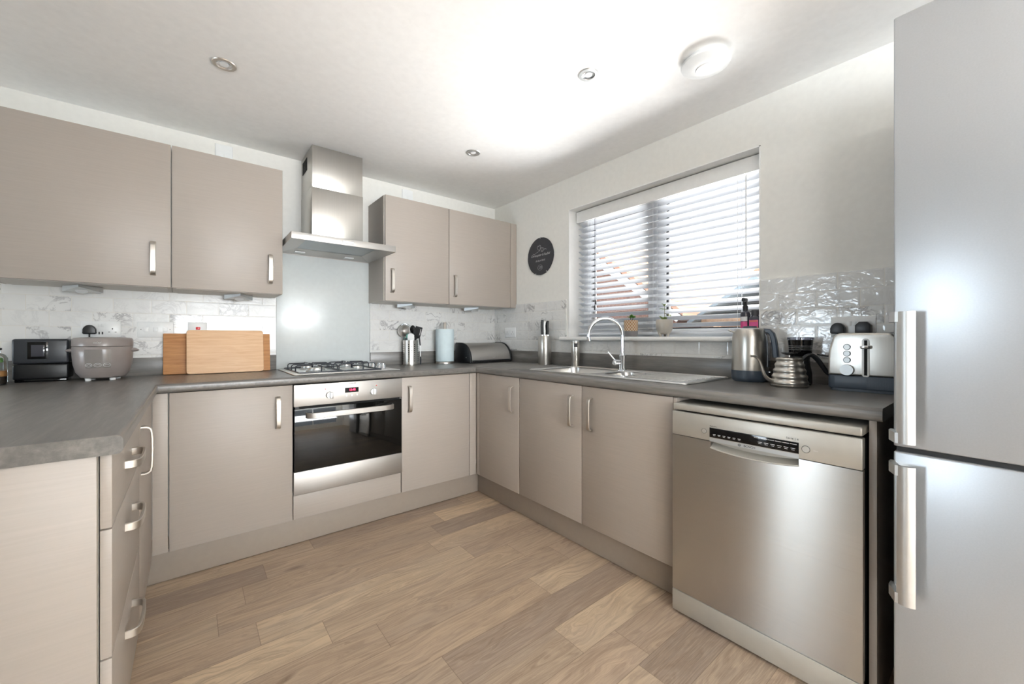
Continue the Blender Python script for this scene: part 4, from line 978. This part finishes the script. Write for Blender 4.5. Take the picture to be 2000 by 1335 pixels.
# tumbler shaped soap pot
t = thing('soap_pot', 'small steel sensor soap pot with a dark square label beside the sink', 'soap pot', (-.064, -1.047, WI))
b = B(); b.lathe([(0, 0), (.026, 0), (.028, .003), (.0335, .172), (.0325, .176), (0, .176)], seg=36); b.obj('body', 'steel_v', t)
b = B(); b.lathe([(0, .1765), (.0345, .1765), (.0345, .183), (.031, .186), (0, .186)], seg=36); b.obj('lid', 'alu', t)
b = B(); a0 = math.atan2(-1.926, -2.124)+pi/2+.08
curved(b, a0-.38, a0+.38, .140, .168, lambda z: .0327, .0006, 8, 2); b.obj('label', 'slate', t)

# ------------------------------------------------------------ sill plants and bottles
t = thing('potted_succulent', 'small succulent in a brown woven pattern pot with grey base on the sill', 'plant', (-.004, -1.464, 1.1250))
b = B(); b.lathe([(.041, .032), (.0435, .050), (.0435, .102), (.041, .103), (.039, .100), (.038, .090)], seg=40); b.obj('pot', 'pot_pattern', t)
b = B(); b.lathe([(0, 0), (.037, 0), (.040, .004), (.0425, .034), (.041, .036), (0, .036)], seg=40); b.obj('pot_base', 'pot_base', t)
b = B(); b.lathe([(0, .090), (.039, .090)], seg=24); b.obj('soil', 'soil', t)
def leafv(b, p, d, L, wd, cup=.3):
    p = Vector(p); d = Vector(d).normalized(); s_ = d.cross(Vector((0, 0, 1))).normalized(); up = s_.cross(d)
    prev = None
    for i in range(8):
        u = i/7; c_ = p+d*L*u+up*(-cup*L*u*u*.4); w_ = wd*(sin(pi*min(1, u*.93+.04))**.7)
        r1 = [b.b.verts.new(c_+s_*w_*k+up*abs(k)*w_*cup) for k in (-1, -.5, 0, .5, 1)]
        if prev:
            for a, q in zip(range(4), range(4)): b.b.faces.new((prev[a], prev[a+1], r1[a+1], r1[a]))
        prev = r1
def plant(t, spec, m, z0):
    b = B(); 
    for base, tip in spec['stems']: b.tube([base, tuple((Vector(base)+Vector(tip))/2+Vector((.002, .001, 0))), tip], .0018, 8)
    b.obj('stem', 'stem', t)
    for p, d, L, wd in spec['leaves']:
        b = B(); leafv(b, p, d, L, wd); o = b.obj('leaf', m, t, 80); md = o.modifiers.new('s', 'SOLIDIFY'); md.thickness = .0012
        
plant(t, dict(stems=[((0, 0, .088), (.0, .004, .122)), ((.004, -.006, .088), (0, -.015, .118))],
    leaves=[((0, .004, .12), (-.4, .7, .35), .026, .010), ((0, .004, .122), (-.2, -.6, .7), .026, .011), ((0, -.015, .118), (-.5, -.7, .5), .028, .013), ((0, -.015, .118), (-.3, .2, .9), .026, .012), ((0, .004, .118), (.5, .5, .3), .024, .010), ((0, -.012, .116), (.5, -.5, .3), .022, .010), ((0, .0, .116), (-.7, .1, .3), .022, .010)]), 'leaf', .09)
t = thing('potted_jade_plant', 'leggy seedling in a pale grey footed pot on the sill', 'plant', (-.004, -1.694, 1.1250))
b = B(); b.lathe([(0, .014), (.022, .014), (.036, .022), (.045, .042), (.0485, .070), (.0475, .098), (.046, .100), (.044, .098), (.043, .085)], seg=44); b.obj('pot', 'pot_grey', t)
for a_ in (.4, 2.5, 4.6): b = B(); b.cyl((.022*cos(a_), .022*sin(a_), 0), (.029*cos(a_), .029*sin(a_), .026), .006, .011, 14); b.obj('foot', 'pot_grey', t)
b = B(); b.lathe([(0, .086), (.0435, .086)], seg=24); b.obj('soil', 'soil', t)
plant(t, dict(stems=[((0, -.002, .084), (0, -.001, .182)), ((0, -.001, .138), (0, -.028, .128))],
    leaves=[((0, -.001, .180), (-.3, .5, .8), .022, .010), ((0, -.001, .180), (-.5, -.5, .6), .020, .010), ((0, .0, .165), (-.2, .95, .1), .030, .006), ((0, .0, .160), (-.6, .3, -.1), .018, .007), ((0, -.0, .158), (-.2, -.9, .1), .024, .006), ((0, -.024, .128), (-.4, -.8, -.25), .026, .010), ((-.004, .006, .094), (-.5, .3, .9), .034, .015), ((-.002, -.004, .094), (-.5, -.4, .9), .030, .012)]), 'leaf_pale', .09)
t = thing('spray_bottle', 'dark trigger spray bottle on the sill behind the kettle', 'bottle', (.020, -2.128, 1.1248))
b = B(); b.lathe([(0, 0), (.021, 0), (.0225, .003), (.0225, .110), (.020, .122), (.011, .130), (.011, .136), (0, .136)], seg=32); b.obj('bottle', 'smoke_plastic', t)
b = B(); curved(b, -1.571-.75, -1.571+.75, .018, .075, lambda z: .0225, .0006, 10, 2); b.obj('label', 'magenta', t)
b = B(); curved(b, -1.571-.75, -1.571+.75, .078, .100, lambda z: .0225, .0006, 10, 2); b.obj('label_top', 'print', t)
b = B(); b.lathe([(0, .132), (.012, .132), (.0125, .152), (.009, .160), (0, .160)], seg=20); b.box(-.030, .014, -.008, .008, .176, .196, .005, 3); b.box(-.008, .010, -.007, .007, .156, .182, .003); b.obj('spray_head', 'black', t)
b = B(); b.tube([(-.016, 0, .180), (-.021, 0, .165), (-.017, 0, .148)], [.004, .0035, .003], 8); b.obj('trigger', 'black', t)
t = thing('supplement_bottle', 'dark square bottle with orange and pink label beside the spray bottle', 'bottle', (.022, -2.173, 1.1248))
b = B(); b.prism(rr(-.020, .020, -.0235, .0235, .006), 0, .098, bev=.004); b.lathe([(.019, .096), (.014, .108), (0, .108)], seg=24); b.obj('bottle', 'smoke_plastic', t)
b = B(); b.box(-.0207, -.0200, -.0205, .0205, .012, .082); b.obj('label', 'magenta', t)
b = B(); b.box(-.0212, -.0207, -.018, .018, .074, .079); b.box(-.0212, -.0207, -.018, .018, .040, .050); b.obj('label_band', 'orange', t)
b = B(); b.box(-.0212, -.0207, -.018, .018, .014, .026); b.obj('label_leaves', 'greenl', t)
b = B(); b.lathe([(0, .108), (.0175, .108), (.0175, .130), (.016, .132), (0, .132)], seg=28); b.obj('cap', 'slate', t)

# ------------------------------------------------------------ right worktop
t = thing('electric_kettle', 'tall brushed steel electric kettle with slate grey base and handle', 'kettle', (-.103, -2.195, WI))
b = B(); b.lathe([(0, 0), (.068, 0), (.0725, .006), (.0765, .012), (.078, .020), (.078, .052), (0, .052)], seg=56); b.obj('base', 'slate_blue', t)
b = B(); b.lathe([(.0770, .052), (.0775, .056), (.0765, .150), (.0745, .205), (.070, .232), (.064, .246), (.050, .252), (0, .254)], seg=56); b.obj('body', 'steel_v', t)
b = B(); b.lathe([(0, .2535), (.030, .2535), (.028, .260), (0, .262)], seg=36); b.obj('lid', 'slate_blue', t)
hd_ = Vector((.10, -1, 0)).normalized()
b = B(); hp = [(.055, .236), (.082, .244), (.100, .232), (.111, .200), (.118, .150), (.118, .125)]
def hv(r_, z): return tuple(hd_*r_+Vector((0, 0, z)))
b.strap([hv(.040, .226), hv(.062, .238), hv(.080, .236), hv(.092, .222), hv(.099, .195), hv(.104, .155), hv(.107, .115)], hd_.cross(Vector((0, 0, 1))), .030, .022); b.obj('handle', 'slate_blue', t)
b = B(); b.strap([hv(.070, .225), hv(.0755, .19), hv(.0775, .14), hv(.078, .07)], hd_.cross(Vector((0, 0, 1))), .040, .006); b.obj('water_gauge', 'smoke_plastic', t)
b = B(); b.box(-.010, .010, -.006, .006, 0, .008, .002, mtx=Matrix.Translation(hv(.082, .042))); b.obj('switch', 'chrome', t)
b = B(); b.strap([(-.040, .055, .232), (-.05, .068, .238), (-.054, .074, .244)], (.8, .6, 0), .03, .006); b.obj('spout', 'steel_v', t)
# gooseneck kettle
t = thing('gooseneck_kettle', 'low beehive shaped steel pouring kettle with thin spout in front of the grinder', 'kettle', (-.200, -2.386, WI))
prof = [(0, .0), (.066, .0), (.0685, .003), (.0690, .007)]
for i in range(29):
    u = i/28; z = .008+.100*u; r_ = .0675-.020*u**1.25+.0022*cos(2*pi*4*(u-.09)); prof.append((r_, z))
prof += [(.0465, .110), (.0480, .112), (.0480, .116)]
b = B(); b.lathe(prof, seg=56); b.obj('body', 'steel_v', t, 50)
b = B(); b.lathe([(.0475, .1165), (.0455, .121), (.030, .1235), (0, .124)], seg=44); b.cyl((0, 0, .123), (0, 0, .134), .004); ld = b.obj('lid', 'steel_v', t)
b = B(); b.lathe([(0, .132), (.012, .132), (.030, .1395), (.0295, .143), (0, .144)], seg=32); b.obj('knob', 'black', ld)
SD = Vector((-.70, .71, 0)).normalized()
sp = [(.062, .022), (.080, .026), (.096, .040), (.106, .062), (.113, .088), (.122, .110), (.136, .124), (.155, .128)]
def cr(pts, n=5):
    out_ = []
    P_ = [Vector(p) for p in pts]; P_ = [P_[0]*2-P_[1]]+P_+[P_[-1]*2-P_[-2]]
    for i in range(1, len(P_)-2):
        for k in range(n):
            u = k/n; a, b_, c_, d_ = P_[i-1:i+3]
            out_.append(.5*((2*b_)+(c_-a)*u+(2*a-5*b_+4*c_-d_)*u*u+(3*b_-a-3*c_+d_)*u**3))
    return out_+[P_[-2]]
pp = cr([tuple(SD*r_+Vector((0, 0, z))) for r_, z in sp]); n = len(pp)
b = B(); b.tube(pp, [.0085-.0045*i/(n-1) for i in range(n)], 14); b.obj('spout', 'steel_v', t)
HD_ = Vector((.60, -.80, 0)).normalized()
hq = cr([tuple(HD_*r_+Vector((0, 0, z))) for r_, z in ((.046, .112), (.062, .128), (.082, .132), (.102, .115), (.122, .085), (.140, .058), (.152, .052))]); n = len(hq)
b = B(); b.tube(hq, [.0065+.0030*sin(pi*i/(n-1)) for i in range(n)], 12, flat=1.2); b.obj('handle', 'black', t)
b = B(); b.strap([tuple(HD_*.049+Vector((0, 0, .088))), tuple(HD_*.052+Vector((0, 0, .104))), tuple(HD_*.050+Vector((0, 0, .118)))], HD_.cross(Vector((0, 0, 1))), .010, .003); b.obj('handle_bracket', 'chrome', t)
# grinder
t = thing('coffee_grinder', 'black coffee grinder with clear topped hopper between the kettles and toaster', 'coffee grinder', (-.080, -2.392, WI))
b = B(); b.lathe([(0, 0), (.040, 0), (.043, .006), (.042, .050), (.036, .085), (.034, .110), (.036, .125), (0, .125)], seg=44); b.obj('body', 'black', t)
b = B(); b.lathe([(.036, .126), (.042, .134), (.0435, .16), (.047, .196), (.0455, .196), (.040, .15), (0, .14)], seg=44); b.obj('hopper', 'blackgloss', t)
b = B()
for z in (.152, .160, .168): b.lathe([(.0435+(z-.15)*.08, z), (.0450+(z-.15)*.08, z+.0012), (.0435+(z-.15)*.08, z+.0024)], seg=44)
b.obj('hopper_rings', 'alu', t)
b = B(); b.lathe([(.0475, .1965), (.0490, .1975), (.0490, .206), (.047, .208), (0, .208)], seg=44); b.obj('lid', 'smoke_glass', t)
t = thing('power_cable', 'short black cable hanging between the grinder and toaster', 'cable', (-.045, -2.44, 1.045))
b = B(); b.tube(cr([(0, -.004, 0), (.006, -.03, -.005), (.008, -.055, -.006), (.006, -.085, -.002)]), .0028, 8); tag(b.obj('cord', 'cable', t), 'black cord', 'x'); 
for c_ in t.children:
    if 'category' in c_: del c_['category']
    if 'label' in c_: del c_['label']
# toaster: local x -> world -y
t = thing('toaster', 'brushed steel two slot toaster with dark blue grey base beside the fridge', 'toaster', (-.212, -2.520, WI), RW)
TW_, TD, TH_ = .215, .165, .224
b = B(); b.prism(rr(-.003, TW_+.003, -.003, TD+.003, .028), .010, .060, bev=.003)
b.prism(rr(.004, TW_-.004, .004, TD-.004, .024), 0, .0102)
for i in range(30): x = .118+i*.0026; b.box(x, x+.0012, -.0038, -.002, .014, .056)
b.obj('base', 'slate_blue', t)
pts = [(0, .060), (TW_, .060), (TW_, .120), (TW_-.003, .160), (TW_-.012, .195)]+[(TW_-.042+.030*cos(R(a)), .194+.030*sin(R(a))) for a in range(10, 91, 16)]+[(.042-.030*sin(R(a)), .194+.030*cos(R(a))) for a in range(0, 81, 16)]+[(.012, .195), (.003, .160), (0, .120)]
b = B(); b.prism(pts, 0, TD, 'xz', bev=.008, seg=4); b.obj('body', 'steel_v', t, 40)
b = B()
for yy in (.045, .095): b.box(.035, TW_-.035, yy, yy+.026, TH_-.002, TH_+.0006)
b.obj('bread_slots', 'grid_black', t)
for k, z in enumerate((.170, .145, .120)):
    b = B(); b.cyl((.060, .0, z), (.060, -.004, z), .0100, .0092, 24); q = b.obj('button', 'alu', t)
    b = B(); b.lathe([(.0104, 0), (.0118, 0), (.0118, .001), (.0104, .001), (.0104, 0)], seg=24, mtx=face_m(.060, 0.0, z)); b.obj('button_ring', 'darkgrey', q)
b = B(); b.cyl((.060, 0, .082), (.060, -.012, .082), .0215, .0205, 36); b.obj('dial', 'alu', t)
b = B(); b.prism([(x+.115, z+.130) for x, z in rr(-.011, .011, -.073, .073, .011)], -.0022, 0, 'xz'); b.obj('lever_bezel', 'chrome', t)
b = B(); b.box(.1105, .1195, -.0030, -.0015, .064, .196); b.obj('lever_slot', 'grid_black', t)
b = B(); b.cyl((.115, -.002, .170), (.115, -.016, .170), .0035, .0035, 12); b.box(.101, .129, -.022, -.014, .164, .177, .004, 3); b.obj('lever', 'chrome', t)
